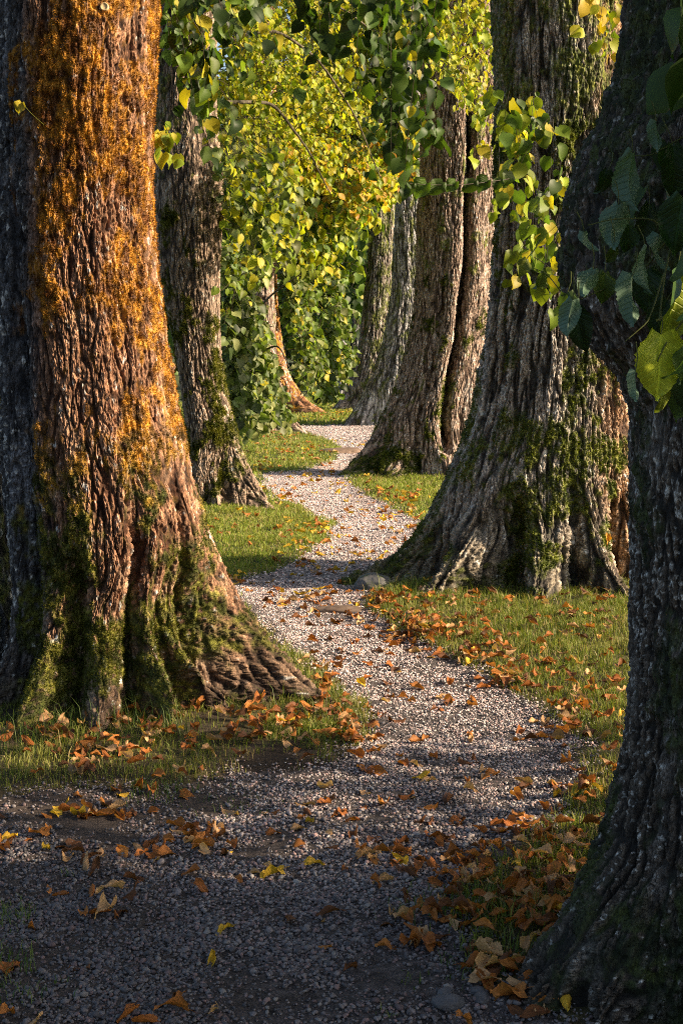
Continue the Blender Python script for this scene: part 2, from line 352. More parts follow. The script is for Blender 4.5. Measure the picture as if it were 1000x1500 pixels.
    i=np.arange(nz-1)[:,None]*ncol; j=np.arange(ncol)[None]; j2=(j+1)%ncol
    Q=np.stack([i+j,i+j2,i+ncol+j2,i+ncol+j],-1).reshape(-1,4)
    root=thing(name,(X0,d,0),label,cat,group)
    tr=mk('trunk',V,Q,M_barknear if d<4 else M_bark if d<20 else M_barkfar,c.reshape(-1,3),root)
    SURF[id(root)]=None
    return root,dict(P=V,N=N.reshape(-1,3),moss=moss.reshape(-1),mc=mc.reshape(-1,3),X0=X0,d=d,top=z[-1],Rt=Rc[-1],cx=cx[-1]-X0,z=np.repeat(z,ncol),thc=np.broadcast_to(thc,moss.shape).reshape(-1))
def moss_tufts(root,D,n,ln,zmax,name='moss'):
    w=D['moss']*(D['z']<zmax)*(np.cos(D['thc'])>-.35); w=np.where(w>.3,w,0)**1.5; cs=np.cumsum(w); 
    if cs[-1]<=0: return
    idx=np.searchsorted(cs,rng.uniform(0,cs[-1],n)); idx=np.minimum(idx,len(w)-1)
    p=D['P'][idx]+rng.normal(0,.002,(n,3)); nn=D['N'][idx]
    dr=norm(nn+rng.normal(0,.55,(n,3))+np.array([0,0,.1])); sd=norm(np.cross(dr,rng.normal(0,1,(n,3))))
    L=ln*rng.uniform(.5,1.4,n)[:,None]; wv=L*.22
    V=np.stack([p-sd*wv-dr*L*.2,p+sd*wv-dr*L*.2,p+dr*L],1).reshape(-1,3)
    c=D['mc'][idx]*rng.uniform(.5,1.3,(n,1)); c=np.repeat(c,3,0)
    return mk(name,V,np.arange(n*3).reshape(-1,3),M_moss,c,root,smooth=False)
def arr(c,s): return np.broadcast_to(np.float32(c),s.shape+(3,))
def const_bark(dk,md,lt): return lambda z,t:(arr(dk,z),arr(md,z),arr(lt,z))
GREEN=lambda z,t,n: mix((.045,.065,.008),(.15,.17,.022),sst(-.4,.5,n))
# styles
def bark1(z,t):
    lft=sst(-.25,-.6,t)   # shaded side, its shade put into darker grey bark
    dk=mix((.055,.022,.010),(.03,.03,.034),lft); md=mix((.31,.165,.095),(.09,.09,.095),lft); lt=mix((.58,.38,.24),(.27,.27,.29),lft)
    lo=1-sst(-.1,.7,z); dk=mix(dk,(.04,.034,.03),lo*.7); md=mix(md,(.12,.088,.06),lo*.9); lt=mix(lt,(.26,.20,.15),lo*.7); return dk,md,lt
def moss1(z,t):
    up=sst(1.2,1.9,z); b=-.15+.10*sst(2.0,2.6,z)*sst(-.6,-.2,t)+.38*up*sst(-.6,-.2,t)*(.8+.6*noise(z*2.2,t*3.1,0*z,402))+.38*np.exp(-((z-.5)/.45)**2)*np.exp(-((t-.1)/1.3)**2)
    b=b+.12*np.exp(-((z-1.35)/.3)**2)*sst(.2,.8,t)-.12*np.exp(-((z-.95)/.25)**2)*sst(-.1,.4,t)*sst(1.5,.8,t)-.3*(sst(-.65,-.95,t))+.16*sst(.9,1.3,t)*sst(.5,.9,z); return b
def mcol1(z,t,n):
    up=sst(.75,1.35,z+.25*n); rust=mix((.11,.040,.008),(.49,.235,.028),sst(-.45,.5,n)); gr=mix((.04,.05,.007),(.15,.15,.02),sst(-.4,.5,n))
    return mix(gr,rust,up)
S1=dict(bark=bark1,moss=moss1,mosscol=mcol1,lich=lambda z,t:-.13+.16*sst(-.7,-1.1,t),el=5,mossfur=.5,mosst=.75)
S2=dict(bark=const_bark((.055,.038,.028),(.33,.24,.175),(.50,.41,.34)),moss=lambda z,t:-.25+.5*np.exp(-((z-.85)/.5)**2)*sst(-.5,.4,t)+.1*sst(.2,-.6,t),
   mosscol=lambda z,t,n: mix((.05,.065,.008),(.17,.17,.025),sst(-.4,.5,n)),lich=lambda z,t:-.12+0*z)
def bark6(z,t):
    a=sst(.15,.7,t); dk=mix((.045,.04,.034),(.07,.04,.025),a); md=mix((.40,.345,.29),(.46,.28,.16),a); lt=mix((.62,.60,.57),(.62,.43,.28),a); lo=(1-sst(.1,.75,z))*(1-.6*a); md=mix(md,(.20,.17,.115),lo*.8); lt=mix(lt,(.30,.27,.18),lo*.8); return dk,md,lt  # sunlit warmth put into the right side's bark colour
S6=dict(bark=bark6,moss=lambda z,t:-.12+.30*np.exp(-((z-.85)/.22)**2)+.18*sst(2.0,2.8,z)+.12*(1-sst(.0,.5,z))*sst(.3,-.5,t)-.12*np.exp(-((z-.35)/.4)**2)*sst(.0,.5,t)+.22*sst(-.95,-1.3,t)*sst(.6,1.0,z)-.22*np.exp(-((z-1.55)/.4)**2)*sst(.4,0,t),
   mosscol=GREEN,lich=lambda z,t:-.08+.12*np.exp(-((z-1.5)/.5)**2)*sst(.5,-.2,t),el=8,fw=.22)
S7=dict(bark=const_bark((.07,.045,.032),(.36,.26,.20),(.52,.43,.37)),moss=lambda z,t:-.24+.42*(1-sst(-.1,.9,z))*sst(.2,-.6,t)+.1*np.exp(-((t-.25)/.2)**2)*sst(1.6,2.2,z),
   mosscol=GREEN,lich=lambda z,t:-.05+0*z)
S8=dict(bark=const_bark((.10,.09,.08),(.40,.38,.38),(.58,.56,.57)),moss=lambda z,t:-.15+.25*sst(-.3,.3,t)*sst(.3,1.2,z),mosscol=GREEN,lich=lambda z,t:-.02+0*z)
S9=dict(bark=const_bark((.06,.05,.04),(.26,.21,.17),(.46,.40,.35)),moss=lambda z,t:-.08+.2*sst(-.6,0,t),mosscol=GREEN,lich=lambda z,t:.02+0*z)
S4=dict(bark=const_bark((.10,.05,.03),(.42,.19,.08),(.55,.34,.22)),moss=lambda z,t:-.2+.3*sst(1.0,2.2,z)*sst(-.3,.3,t),mosscol=lambda z,t,n:mix((.3,.12,.01),(.5,.25,.02),sst(-.4,.4,n)),lich=lambda z,t:.02+0*z)  # orange of the sunlit edge put into bark and moss colour
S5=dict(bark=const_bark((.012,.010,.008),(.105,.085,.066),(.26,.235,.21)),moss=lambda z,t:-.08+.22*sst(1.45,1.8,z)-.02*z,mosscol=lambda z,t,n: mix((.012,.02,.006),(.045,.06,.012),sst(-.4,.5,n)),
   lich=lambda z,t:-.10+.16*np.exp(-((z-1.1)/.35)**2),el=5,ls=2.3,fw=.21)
SD=dict(bark=const_bark((.02,.02,.018),(.08,.08,.078),(.2,.2,.2)),moss=lambda z,t:-.15+0*z,mosscol=GREEN,lich=lambda z,t:-.02+0*z)
GR='old linden trunks lining the path'
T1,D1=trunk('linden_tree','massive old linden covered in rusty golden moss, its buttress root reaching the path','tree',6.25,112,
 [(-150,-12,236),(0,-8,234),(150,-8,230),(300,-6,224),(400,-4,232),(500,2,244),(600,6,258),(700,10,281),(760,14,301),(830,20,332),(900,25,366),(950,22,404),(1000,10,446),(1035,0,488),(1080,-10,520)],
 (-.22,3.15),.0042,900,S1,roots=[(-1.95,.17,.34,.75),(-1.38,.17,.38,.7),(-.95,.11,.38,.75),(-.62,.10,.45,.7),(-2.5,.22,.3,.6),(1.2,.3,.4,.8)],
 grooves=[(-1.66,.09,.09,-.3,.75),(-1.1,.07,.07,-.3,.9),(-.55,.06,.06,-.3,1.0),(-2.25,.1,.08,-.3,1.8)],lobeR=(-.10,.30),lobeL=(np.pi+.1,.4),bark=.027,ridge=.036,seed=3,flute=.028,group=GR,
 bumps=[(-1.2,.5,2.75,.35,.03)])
T6,D6=trunk('linden_tree','broad grey linden with deep vertical furrows and green moss over fanned roots','tree',9.6,818,
 [(-300,722,915),(0,722,915),(200,727,915),(300,728,918),(400,720,920),(450,713,922),(500,704,925),(550,697,928),(600,689,932),(650,674,936),(700,651,940),(750,625,945),(800,595,952),(840,545,960),(865,497,965),(905,455,970)],
 (-.22,4.0),.0055,860,S6,flareA=.45,roots=[(-2.35,.22,.62,1.15),(-1.8,.17,.5,.9),(-1.22,.24,.42,.85),(-.5,.22,.4,.8),(1.3,.3,.4,.8)],
 grooves=[(-1.98,.08,.10,-.3,.7),(-1.47,.06,.09,-.3,.75),(-.92,.1,.22,-.3,.55)],lobeR=(-.2,.4),lobeL=(np.pi+.16,.36),bark=.044,ridge=.052,seed=5,group=GR)
T7,D7=trunk('linden_tree','linden with two fused stems split by a dark groove, mossy root edging the path','tree',17.9,672,
 [(-500,618,732),(0,618,735),(200,616,735),(300,612,733),(400,608,727),(450,604,722),(500,597,716),(550,584,712),(600,565,710),(640,546,712),(680,520,716),(705,499,722),(730,480,730)],
 (-.22,6.2),.0095,620,S7,roots=[(-2.3,.25,.4,1.1),(-1.5,.25,.35,.9),(-.8,.2,.35,.8)],grooves=[(-1.42,.085,.30,.35,9),(-1.95,.06,.08,-.3,3)],lobeL=(np.pi+.15,.4),bark=.03,ridge=.05,seed=8,group=GR,ztop=9)
T2,D2=trunk('linden_tree','slender linden with green mossy foot standing between grass and the rusty mossy giant','tree',13.8,277,
 [(-400,226,318),(0,226,318),(180,227,318),(250,226,327),(300,227,327),(400,233,322),(500,253,322),(560,262,328),(600,268,338),(650,274,351),(700,278,374),(735,280,394),(760,276,412),(780,272,425)],
 (-.22,5.0),.0075,560,S2,roots=[(-1.9,.25,.25,.7),(-1.2,.22,.32,.7),(-.6,.2,.35,.7)],lobeR=(-.3,.38),bark=.024,ridge=.042,seed=11,group=GR,flareA=.25)
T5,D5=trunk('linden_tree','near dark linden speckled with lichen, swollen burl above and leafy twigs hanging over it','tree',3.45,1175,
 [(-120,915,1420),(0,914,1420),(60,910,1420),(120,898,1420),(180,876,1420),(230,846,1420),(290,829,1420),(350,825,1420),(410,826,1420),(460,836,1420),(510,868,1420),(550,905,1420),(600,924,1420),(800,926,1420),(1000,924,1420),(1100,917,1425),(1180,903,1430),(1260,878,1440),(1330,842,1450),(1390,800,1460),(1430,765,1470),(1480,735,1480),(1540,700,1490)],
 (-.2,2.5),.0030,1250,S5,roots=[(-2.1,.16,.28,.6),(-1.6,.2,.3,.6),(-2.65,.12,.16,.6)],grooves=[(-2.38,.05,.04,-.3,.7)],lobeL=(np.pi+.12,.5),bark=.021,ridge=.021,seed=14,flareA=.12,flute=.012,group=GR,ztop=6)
T8,D8=trunk('linden_tree','pale grey far linden standing just behind the double stemmed trunk','tree',31,598,
 [(-800,577,622),(200,578,621),(300,577,620),(400,575,620),(450,570,620),(500,562,621),(550,545,623),(580,529,625),(612,508,630),(630,495,635)],
 (-.2,9.0),.016,260,S8,lobeL=(np.pi+.3,.45),bark=.04,ridge=.09,seed=17,group=GR,ztop=13)
T9,D9=trunk('linden_tree','farther brown linden leaning away past the pale grey trunk','tree',39,558,
 [(-800,548,585),(200,544,583),(330,540,580),(400,537,578),(450,530,577),(500,524,576),(550,513,576),(580,502,577),(600,487,580),(615,475,585)],
 (-.2,10.0),.02,220,S9,lobeL=(np.pi+.3,.45),bark=.05,ridge=.11,seed=19,group=GR,ztop=15)
T3,D3=trunk('linden_tree','mossy linden half hidden inside the leafy sprouts, one root reaching the path','tree',27,372,
 [(-800,338,392),(300,345,400),(400,348,402),(500,350,404),(560,350,410),(600,350,424),(625,350,443),(645,350,462)],
 (-.2,7.5),.015,260,S7,lobeR=(-.3,.35),bark=.04,ridge=.08,seed=22,group=GR,ztop=11)
T4,D4=trunk('linden_tree','distant linden glowing orange along its sunlit edge beyond the leafy sprouts','tree',37,392,
 [(-800,372,402),(300,374,403),(378,375,404),(420,376,406),(480,377,411),(506,377,415),(540,377,421),(560,377,431),(585,377,450),(606,377,480),(618,375,495)],
 (-.2,8.5),.018,240,S4,lobeR=(-.3,.4),bark=.04,ridge=.10,seed=25,group=GR,ztop=13)
TB,DB=trunk('linden_tree','dark shaded linden mostly hidden behind the rusty mossy giant','tree',6.75,-130,
 [(-200,-262,8),(0,-262,8),(300,-262,10),(500,-262,14),(700,-262,20),(820,-270,30),(880,-275,46),(910,-285,56),(960,-290,66),(1000,-290,80)],
 (-.2,3.7),.009,420,SD,bark=.03,ridge=.05,seed=28,group=GR)
for k,(px,d,w,sd,lb) in enumerate([(500,52,7,31,'thin grey trunk deep in the shade between two leaf masses'),(518,58,13,33,'dark far trunk closing the view at the end of the avenue'),(455,66,12,35,'remote trunk behind the sprout thicket, barely showing')]):
    yb=HZ+F*EYE/d
    r_,D_=trunk('linden_tree',lb,'tree',d,px,[(-700,px-w*.8,px+w*.8),(300,px-w,px+w),(500,px-w,px+w*1.05),(yb-20,px-w*1.2,px+w*1.2),(yb+3,px-w*2,px+w*2)],(-.2,9),.04,90,SD if k else S8,bark=.05,ridge=.12,seed=sd,group='far trunks at the end of the avenue',ztop=14)
    locals()['TF%d'%k]=r_; globals()['TF%d'%k]=r_; globals()['DF%d'%k]=D_
moss_tufts(T1,D1,170000,.0075,3.2); moss_tufts(T6,D6,50000,.014,3.0); moss_tufts(T7,D7,18000,.022,2.5); moss_tufts(T2,D2,22000,.018,3); moss_tufts(T5,D5,30000,.006,2.4)
print('trunks',time.time()-T00)
# ------------------------------------------------------------------ leaves
def leaf_tpl(nr=5,nc=1,fold=.25,droop=.25,serr=0,wav=0,curl=0,seed=0,twist=0,wid=1.0,pleat=0):
    r=np.random.default_rng(seed); V=[];U=[]
    t=np.linspace(0,1,nr+1)
    wprof=lambda t: .46*max(np.sin(np.pi*min(t/.93,1)**.66),0)**.62*(1-.12*t)+.0
    ph=r.uniform(0,6,4)
    for i,tt in enumerate(t):
        w=max(wprof(tt)*wid,.012 if tt>.5 else .0)
        if i==0: w=.17*wid
        for j in range(-nc,nc+1):
            s=j/nc; ww=w*(1+(serr*((i%2)*2-1) if abs(j)==nc and 0<i<nr else 0))
            x=s*ww; y=tt-(.10*abs(s) if i==0 else 0)*1.0
            z=fold*abs(x)+wav*math.sin(ph[0]+6*tt+2.2*s)*abs(s)*.5
            # droop along the length (bend about x)
            if pleat: z+=pleat*math.sin(2*math.pi*4.5*(tt-.8*abs(x)))*min(1,abs(x)*8)+pleat*1.2*math.sin(ph[1]+9*x+5*tt)
            a=droop*tt*1.6; yy=y*math.cos(a*.6); zz=z-y*math.sin(a*.6)
            if curl:
                rho=1/(curl*(.7+.6*tt)*(1 if s>0 else .75)); c=s*ww/rho; x=rho*math.sin(c); zz+=rho*(1-math.cos(c))
            tw=twist*tt; x,zz=x*math.cos(tw)-zz*math.sin(tw),x*math.sin(tw)+zz*math.cos(tw)
            V.append((x,yy,zz)); U.append((s*ww,tt))
    n=2*nc+1; Fq=[]
    for i in range(nr):
        for j in range(2*nc): a=i*n+j; Fq.append((a,a+1,a+n+1,a+n))
    return np.array(V),np.array(Fq),np.array(U)
def put(A,tpl,pos,ax,nr,size,col):
    V,Fq,U=tpl; n=len(pos); ax=norm(ax); nr=nr-ax*(nr*ax).sum(-1,keepdims=True); nr=norm(nr); x=np.cross(ax,nr)
    W=pos[:,None]+size[:,None,None]*(V[None,:,0:1]*x[:,None]+V[None,:,1:2]*ax[:,None]+V[None,:,2:3]*nr[:,None])
    A.add(W.reshape(-1,3),(Fq[None]+np.arange(n)[:,None,None]*len(V)).reshape(-1,4),np.repeat(col,len(V),0),np.tile(U,(n,1)))
TPL=[leaf_tpl(6,1,f,dr,wav=w,seed=s,twist=tw) for s,(f,dr,w,tw) in enumerate([(.25,.2,.1,0),(.5,.5,.2,.3),(.1,.35,.2,-.3),(.35,-.1,.15,.2),(.7,.3,.1,-.2)])]
OFF=np.zeros(3)
GAP1=np.array([(388,355),(410,360),(418,480),(430,545),(452,578),(488,600),(470,616),(418,604),(398,550),(390,480)],dtype=float)   # clearing that leaves the sunlit stem open
GAP2=np.array([(428,592),(520,585),(540,640),(440,640)],dtype=float)
def sprays(A,TW,start,direc,length,nl,size,cols,gap=None,droop=.9,bias=None,tpls=TPL,twr=.0025,hang=.9,spread=.3):
    """drooping twigs with alternate hanging leaves. start,direc (N,3)"""
    N=len(start); K=7; t=np.linspace(0,1,K)[None,:,None]; direc=norm(direc)
    L=length[:,None,None]
    pts=start[:,None]+direc[:,None]*L*t+np.array([0,0,-1.])*L*droop*t*t*.55+L*.03*rng.normal(0,1,(N,1,3))*t
    for i in range(N):
        v,q=tube(pts[i],np.linspace(twr,twr*.35,K),4); TW.add(v,q,(.06,.045,.025))
    tt=np.sort(rng.uniform(.08,1.0,(N,nl)),1); idx=np.clip(tt*(K-1),0,K-1.001); i0=idx.astype(int); f=(idx-i0)[...,None]
    ar=np.arange(N)[:,None]; p=pts[ar,i0]*(1-f)+pts[ar,i0+1]*f; tg=norm(pts[ar,i0+1]-pts[ar,i0])
    side=norm(np.cross(tg,np.array([0,0,1.])+rng.normal(0,.3,(N,nl,3)))); side*=np.where(np.arange(nl)%2,1,-1)[None,:,None]
    p=p.reshape(-1,3);tg=tg.reshape(-1,3);side=side.reshape(-1,3); n=len(p)
    q_=np.stack([p[:,0]+OFF[0],p[:,1]+OFF[1]],-1); zz_=p[:,2]+OFF[2]; ix=500+F*q_[:,0]/q_[:,1]; iy=HZ+F*(EYE-zz_)/q_[:,1]
    kp=~((inside(ix,iy,GAP1)&(rng.uniform(0,1,n)<.85))|inside(ix,iy,GAP2))|(q_[:,1]<12); p,tg,side=p[kp],tg[kp],side[kp]; n=len(p)
    s=size*rng.uniform(.4,1.3,n)
    p=p+side*s[:,None]*spread+np.array([0,0,-1.])*s[:,None]*.12
    ax=norm(tg*.45+side*.55+np.array([0,0,-1.])*hang+rng.normal(0,.28,(n,3)))
    b=np.array([0,0,1.]) if bias is None else np.asarray(bias,dtype=float)
    nn=norm(b*.8+rng.normal(0,.55,(n,3)))
    c=cols(p,n); k=rng.integers(0,len(tpls),n)
    for q in range(len(tpls)):
        w=k==q
        if w.any(): put(A,tpls[q],p[w],ax[w],nn[w],s[w],c[w])
def palette(base,var=.3,yellow=.1,ycol=(.46,.39,.03),ycl=None):
    base=np.array(base)
    def f(p,n):
        k=rng.integers(0,len(base),n); c=base[k]*np.exp(rng.normal(0,var,(n,1)))
        yn=rng.uniform(0,1,n)<yellow
        c=np.where(yn[:,None],np.array(ycol)*rng.uniform(.6,1.1,(n,1)),c); return np.clip(c,.004,.8)
    return f
def rvol(n,poly,d0,d1,jit=None):
    """n random points inside an image-space outline pushed out between two distances"""
    poly=np.array(poly,dtype=float); out=[]
    while sum(map(len,out))<n:
        x=rng.uniform(poly[:,0].min(),poly[:,0].max(),n*3); y=rng.uniform(poly[:,1].min(),poly[:,1].max(),n*3)
        k=inside(x,y,poly); k&=noise(x/26.,y/26.,0*x+poly[0,0],88)+.25*noise(x/9.,y/9.,0*x,89)>-.06 if jit is not None else True; x,y=x[k],y[k]; d=rng.uniform(d0,d1,len(x)) if jit is None else d0+(d1-d0)*(x-poly[:,0].min())/np.ptp(poly[:,0])+np.abs(rng.normal(0,jit,len(x)))
        out.append(np.stack([(x-500)/F*d,d,EYE-(y-HZ)/F*d],-1))
    return np.concatenate(out)[:n]
def foliage(root,jobs,limb=None):
    A=Acc();TW=Acc(); o=np.array(root.location); OFF[:]=o
    for j in jobs:
        S=rvol(j['n'],j['poly'],*j['d'],j.get('jit')); N=len(S)
        dr=np.array(j.get('dir',(.2,-.3,-.2)))+rng.normal(0,j.get('sd',.6),(N,3))
        ln=rng.uniform(.6,1.3,N)*j['len']
        S=S-norm(dr)*ln[:,None]*.5+np.array([0,0,ln.mean()*.2])
        if 'zmin' in j: S[:,2]=np.maximum(S[:,2],j['zmin'])
        sprays(A,TW,S-o,dr,ln,j['nl'],j['size'],j['col'],bias=j.get('bias'),droop=j.get('droop',.9),twr=j.get('twr',.003),hang=j.get('hang',.9),tpls=j.get('tpls',TPL))
    A.add(np.concatenate(TW.V),np.concatenate(TW.F),np.concatenate(TW.C),np.zeros((TW.n,2))); return A.build('crown',j.get('mat',M_leaf),root)
MG=[(.09,.15,.018),(.13,.19,.02),(.065,.11,.02),(.17,.21,.02)]
DG=[(.035,.07,.014),(.045,.085,.015),(.025,.05,.014)]
YG=[(.22,.27,.02),(.33,.35,.02),(.15,.21,.02),(.42,.38,.02)]
DULL=[(.10,.14,.04),(.14,.18,.055),(.05,.08,.02),(.22,.24,.09)]
def branch(root,pts,r0,r1,name='branch'):
    pts=np.array(pts)-np.array(root.location)
    n=24; t=np.linspace(0,1,len(pts)); tt=np.linspace(0,1,n)
    q=np.stack([np.interp(tt,t,pts[:,i]) for i in range(3)],-1)
    for _ in range(4): q[1:-1]=(q[:-2]+2*q[1:-1]+q[2:])/4
    q+=np.cumsum(rng.normal(0,.006,(n,3)),0)*np.linspace(0,1,n)[:,None]
    v,f=tube(q,np.linspace(r0,r1,n),10); v=v+.12*r0*noise(v[:,0]*9,v[:,1]*9,v[:,2]*9,3)[:,None]
    return mk(name,v,f,M_barkfar,np.tile(np.array([.10,.085,.06]),(len(v),1)),root)
def limbs(root,D,n,up=3.0,out=2.6):
    """limbs that carry the crown above the trunk"""
    o=np.array(root.location); tp=o+np.array([D['cx'],0,D['top']-.3]); E=[]
    for k in range(n):
        a=k/n*2*math.pi+random.uniform(-.4,.4)
        e=tp+np.array([math.cos(a)*out,math.sin(a)*out,up*random.uniform(.7,1.1)])
        m_=tp*.5+e*.5+np.array([0,0,.5])+rng.normal(0,.15,3)
        branch(root,[tp,tp*.75+m_*.25,m_,e],D['Rt']*.55,.03,'limb'); E+= [m_,e]
    return np.array(E)
def topcrown(root,D,n,rad,zc,zh,size,col):
    o=np.array(root.location); p=rng.normal(0,1,(n,3)); p=norm(p)*rng.uniform(.35,1,(n,1))**.5
    p*=1+.25*noise(p[:,0]*2,p[:,1]*2,p[:,2]*2,5)[:,None]
    p=p*np.array([rad,rad,zh])+np.array([D['cx'],0,zc])
    k=noise((p[:,0]+o[0])*.8,(p[:,1]+o[1])*.8,p[:,2]*.8,9)>-.25; p=p[k]; n=len(p)
    A=Acc(); kk=rng.integers(0,5,n); s=size*rng.uniform(.6,1.3,n); ax=norm(rng.normal(0,.6,(n,3))+np.array([0,0,-1.])); nn=rng.normal(0,1,(n,3)); c=col(p,n)
    for q in range(5): w=kk==q; put(A,TPL[q],p[w],ax[w],nn[w],s[w],c[w])
    return A.build('upper_crown',M_leaf,root)
pm=palette(MG,.3,.06)
for (r_,D_,n,rad,zc,zh,sz) in [(T1,D1,3500,2.3,9.3,2.6,.22),(T5,D5,4500,2.6,8.6,2.6,.22),(T6,D6,4500,2.8,9.6,3.0,.24),(T7,D7,3500,2.8,12,3.2,.26),(T2,D2,3000,2.6,10,3.0,.24),(T8,D8,2500,3,16,3.5,.35),(T9,D9,2500,3.2,18,4,.4),(T3,D3,2500,3,14.5,4,.35),(T4,D4,2500,3,17,4.4,.4),(TB,DB,2500,2.2,10,2.6,.26)]:
    limbs(r_,D_,4,2.4,1.5); topcrown(r_,D_,n,rad,zc,zh,sz,pm)
# --- T3: basal sprouts (leafy thicket left of the path)
foliage(T3,[
 dict(n=560,poly=[(330,400),(368,390),(384,440),(390,500),(400,545),(416,585),(424,606),(405,625),(345,622),(328,560)],d=(17.5,22),jit=.5,len=.42,nl=9,size=.125,col=palette(DULL,.3,.02),dir=(.5,-.6,.1),sd=.9,droop=.5,hang=.7,bias=(.45,-.75,.45),twr=.006,zmin=.3),
 dict(n=520,poly=[(330,220),(400,210),(410,330),(392,380),(378,420),(330,420)],d=(16,22),jit=.6,len=.5,nl=10,size=.10,col=palette(DULL+MG,.3,.05),dir=(.6,-.3,-.1),sd=.9,droop=.5,hang=.7,bias=(.5,-.6,.5),twr=.006),
])
# --- T4: lit sprouts further along
foliage(T4,[
 dict(n=760,poly=[(418,330),(470,350),(495,420),(508,500),(512,530),(505,560),(490,575),(465,585),(448,572),(436,540),(428,470),(418,400)],d=(27,34),jit=.8,len=.6,nl=9,size=.155,col=palette(DULL+MG,.3,.05),dir=(.6,-.4,0),sd=.9,droop=.5,hang=.7,bias=(.5,-.7,.5),twr=.01,zmin=.35),
 dict(n=420,poly=[(400,210),(470,230),(525,290),(505,340),(470,375),(412,360)],d=(24,30),jit=.8,len=.7,nl=9,size=.17,col=palette(MG+YG,.3,.15),dir=(.5,-.4,-.5),bias=(.5,-.7,.5),twr=.01),
])
# --- T2: drooping sunlit canopy over the path
foliage(T2,[
 dict(n=980,poly=[(312,-70),(600,-70),(600,60),(540,180),(480,230),(440,260),(400,260),(340,230)],d=(13.5,19),jit=1.2,len=.75,nl=11,size=.07,col=palette(YG,.25,.15),dir=(.8,-.1,-.25),sd=.7,droop=.6,hang=.8,bias=(.6,-.5,.5),twr=.004),
 dict(n=260,poly=[(395,215),(470,190),(560,250),(560,290),(545,300),(500,300),(430,260)],d=(15,20),jit=.7,len=.5,nl=10,size=.088,col=palette(YG,.3,.25,(.5,.3,.02)),dir=(.9,-.2,-.2),sd=.6,droop=.6,bias=(.5,-.6,.6),twr=.004),
 dict(n=170,poly=[(335,230),(420,240),(400,380),(345,360)],d=(12,15),len=.6,nl=9,size=.09,col=palette(YG+DULL,.3,.1),dir=(.6,-.2,-.4),sd=.4,bias=(.5,-.6,.5)),
])
for pts in [[P(330,60,14.5),P(400,40,15),P(470,90,15.5),P(520,170,16),P(560,270,16.5)],[P(330,150,14),P(400,150,14.5),P(450,210,15),P(490,290,15.5)],[P(325,-40,15),P(430,-30,16),P(540,40,16.5),P(590,120,17)],[P(325,260,13.8),P(380,265,14),P(430,300,14.5)]]:
    branch(T2,pts,.022,.006)
for pts in [[P(360,470,24),P(400,430,21),P(440,400,20)],[P(350,560,25),P(375,520,20.5),P(405,500,19.5),P(425,540,19)],[P(355,420,24),P(370,380,20),P(395,330,18)],[P(352,520,22),P(340,470,19),P(335,400,18)]]: branch(T3,pts,.025,.006)
# --- T8/T9 foliage in front of their stems
foliage(T8,[dict(n=260,poly=[(540,200),(600,180),(606,240),(590,265),(550,290),(525,315),(505,310)],d=(25,30),len=.6,nl=9,size=.17,col=palette(MG+YG,.3,.2,(.5,.25,.02)),dir=(-.4,-.4,-.5),bias=(.3,-.7,.5),twr=.008)])
foliage(T9,[dict(n=420,poly=[(440,260),(530,300),(522,390),(505,400),(490,420),(480,450),(450,440),(435,330)],d=(34,42),len=.8,nl=9,size=.24,col=palette(DG+MG,.3,.03),dir=(-.4,-.4,-.5),bias=(.2,-.7,.5),twr=.01)])
# --- T1: dark drooping sprays at upper right of its trunk
foliage(T1,[
 dict(n=46,poly=[(245,-60),(380,-60),(360,10),(325,70),(310,150),(285,180),(265,140),(245,60)],d=(6.2,7.8),len=.36,nl=9,size=.074,col=palette(DG+MG[:2],.3,.12,(.46,.40,.03)),dir=(.5,-.1,-.8),sd=.35,bias=(.6,-.6,.3),twr=.002),
 dict(n=5,poly=[(230,180),(262,185),(262,215),(235,215)],d=(6.4,6.8),len=.12,nl=4,size=.07,col=palette(YG,.2,.3),dir=(.6,-.2,-.6),sd=.2,twr=.0015),
])
# --- T6: sprays
foliage(T6,[
 dict(n=44,poly=[(540,-60),(640,-60),(636,60),(642,120),(636,200),(618,235),(592,200),(572,205),(552,140),(540,60),(515,20),(505,-60)],d=(6.6,7.8),len=.40,nl=10,size=.076,col=palette(DG+[(.05,.09,.012)],.3,.05),dir=(.0,-.1,-1),sd=.25,bias=(.0,-.9,.3),twr=.002),
 dict(n=9,poly=[(440,-50),(520,-50),(500,60),(470,110),(445,60)],d=(6.6,7.8),len=.36,nl=9,size=.076,col=palette(DG,.3,.05),dir=(.0,-.1,-1),sd=.25,bias=(.0,-.9,.3),twr=.002),
 dict(n=26,poly=[(695,150),(780,160),(830,250),(835,330),(800,390),(760,390),(735,330),(720,260)],d=(7.4,8.6),len=.34,nl=7,size=.082,col=palette(MG+YG[:1],.3,.12,(.46,.38,.03)),dir=(-.3,-.3,-.7),sd=.4,bias=(.2,-.8,.4),twr=.002),
 dict(n=7,poly=[(855,-40),(915,-40),(905,60),(890,80),(860,60)],d=(7.4,8.6),len=.25,nl=6,size=.08,col=palette(YG,.3,.5,(.5,.35,.02)),dir=(0,-.3,-.7),sd=.4,twr=.002),
 dict(n=8,poly=[(815,330),(840,340),(838,440),(800,430)],d=(6.5,7.4),len=.25,nl=5,size=.08,col=palette(MG,.3,.1),dir=(0,-.3,-.7),sd=.4,twr=.002),
])
foliage(T7,[
 dict(n=110,poly=[(600,-60),(722,-60),(720,80),(700,160),(712,190),(690,185),(660,120),(625,90),(600,30)],d=(12,15),len=.6,nl=11,size=.07,col=palette(YG,.25,.2),dir=(.7,-.1,-.7),sd=.35,bias=(.5,-.6,.5),twr=.003),
])
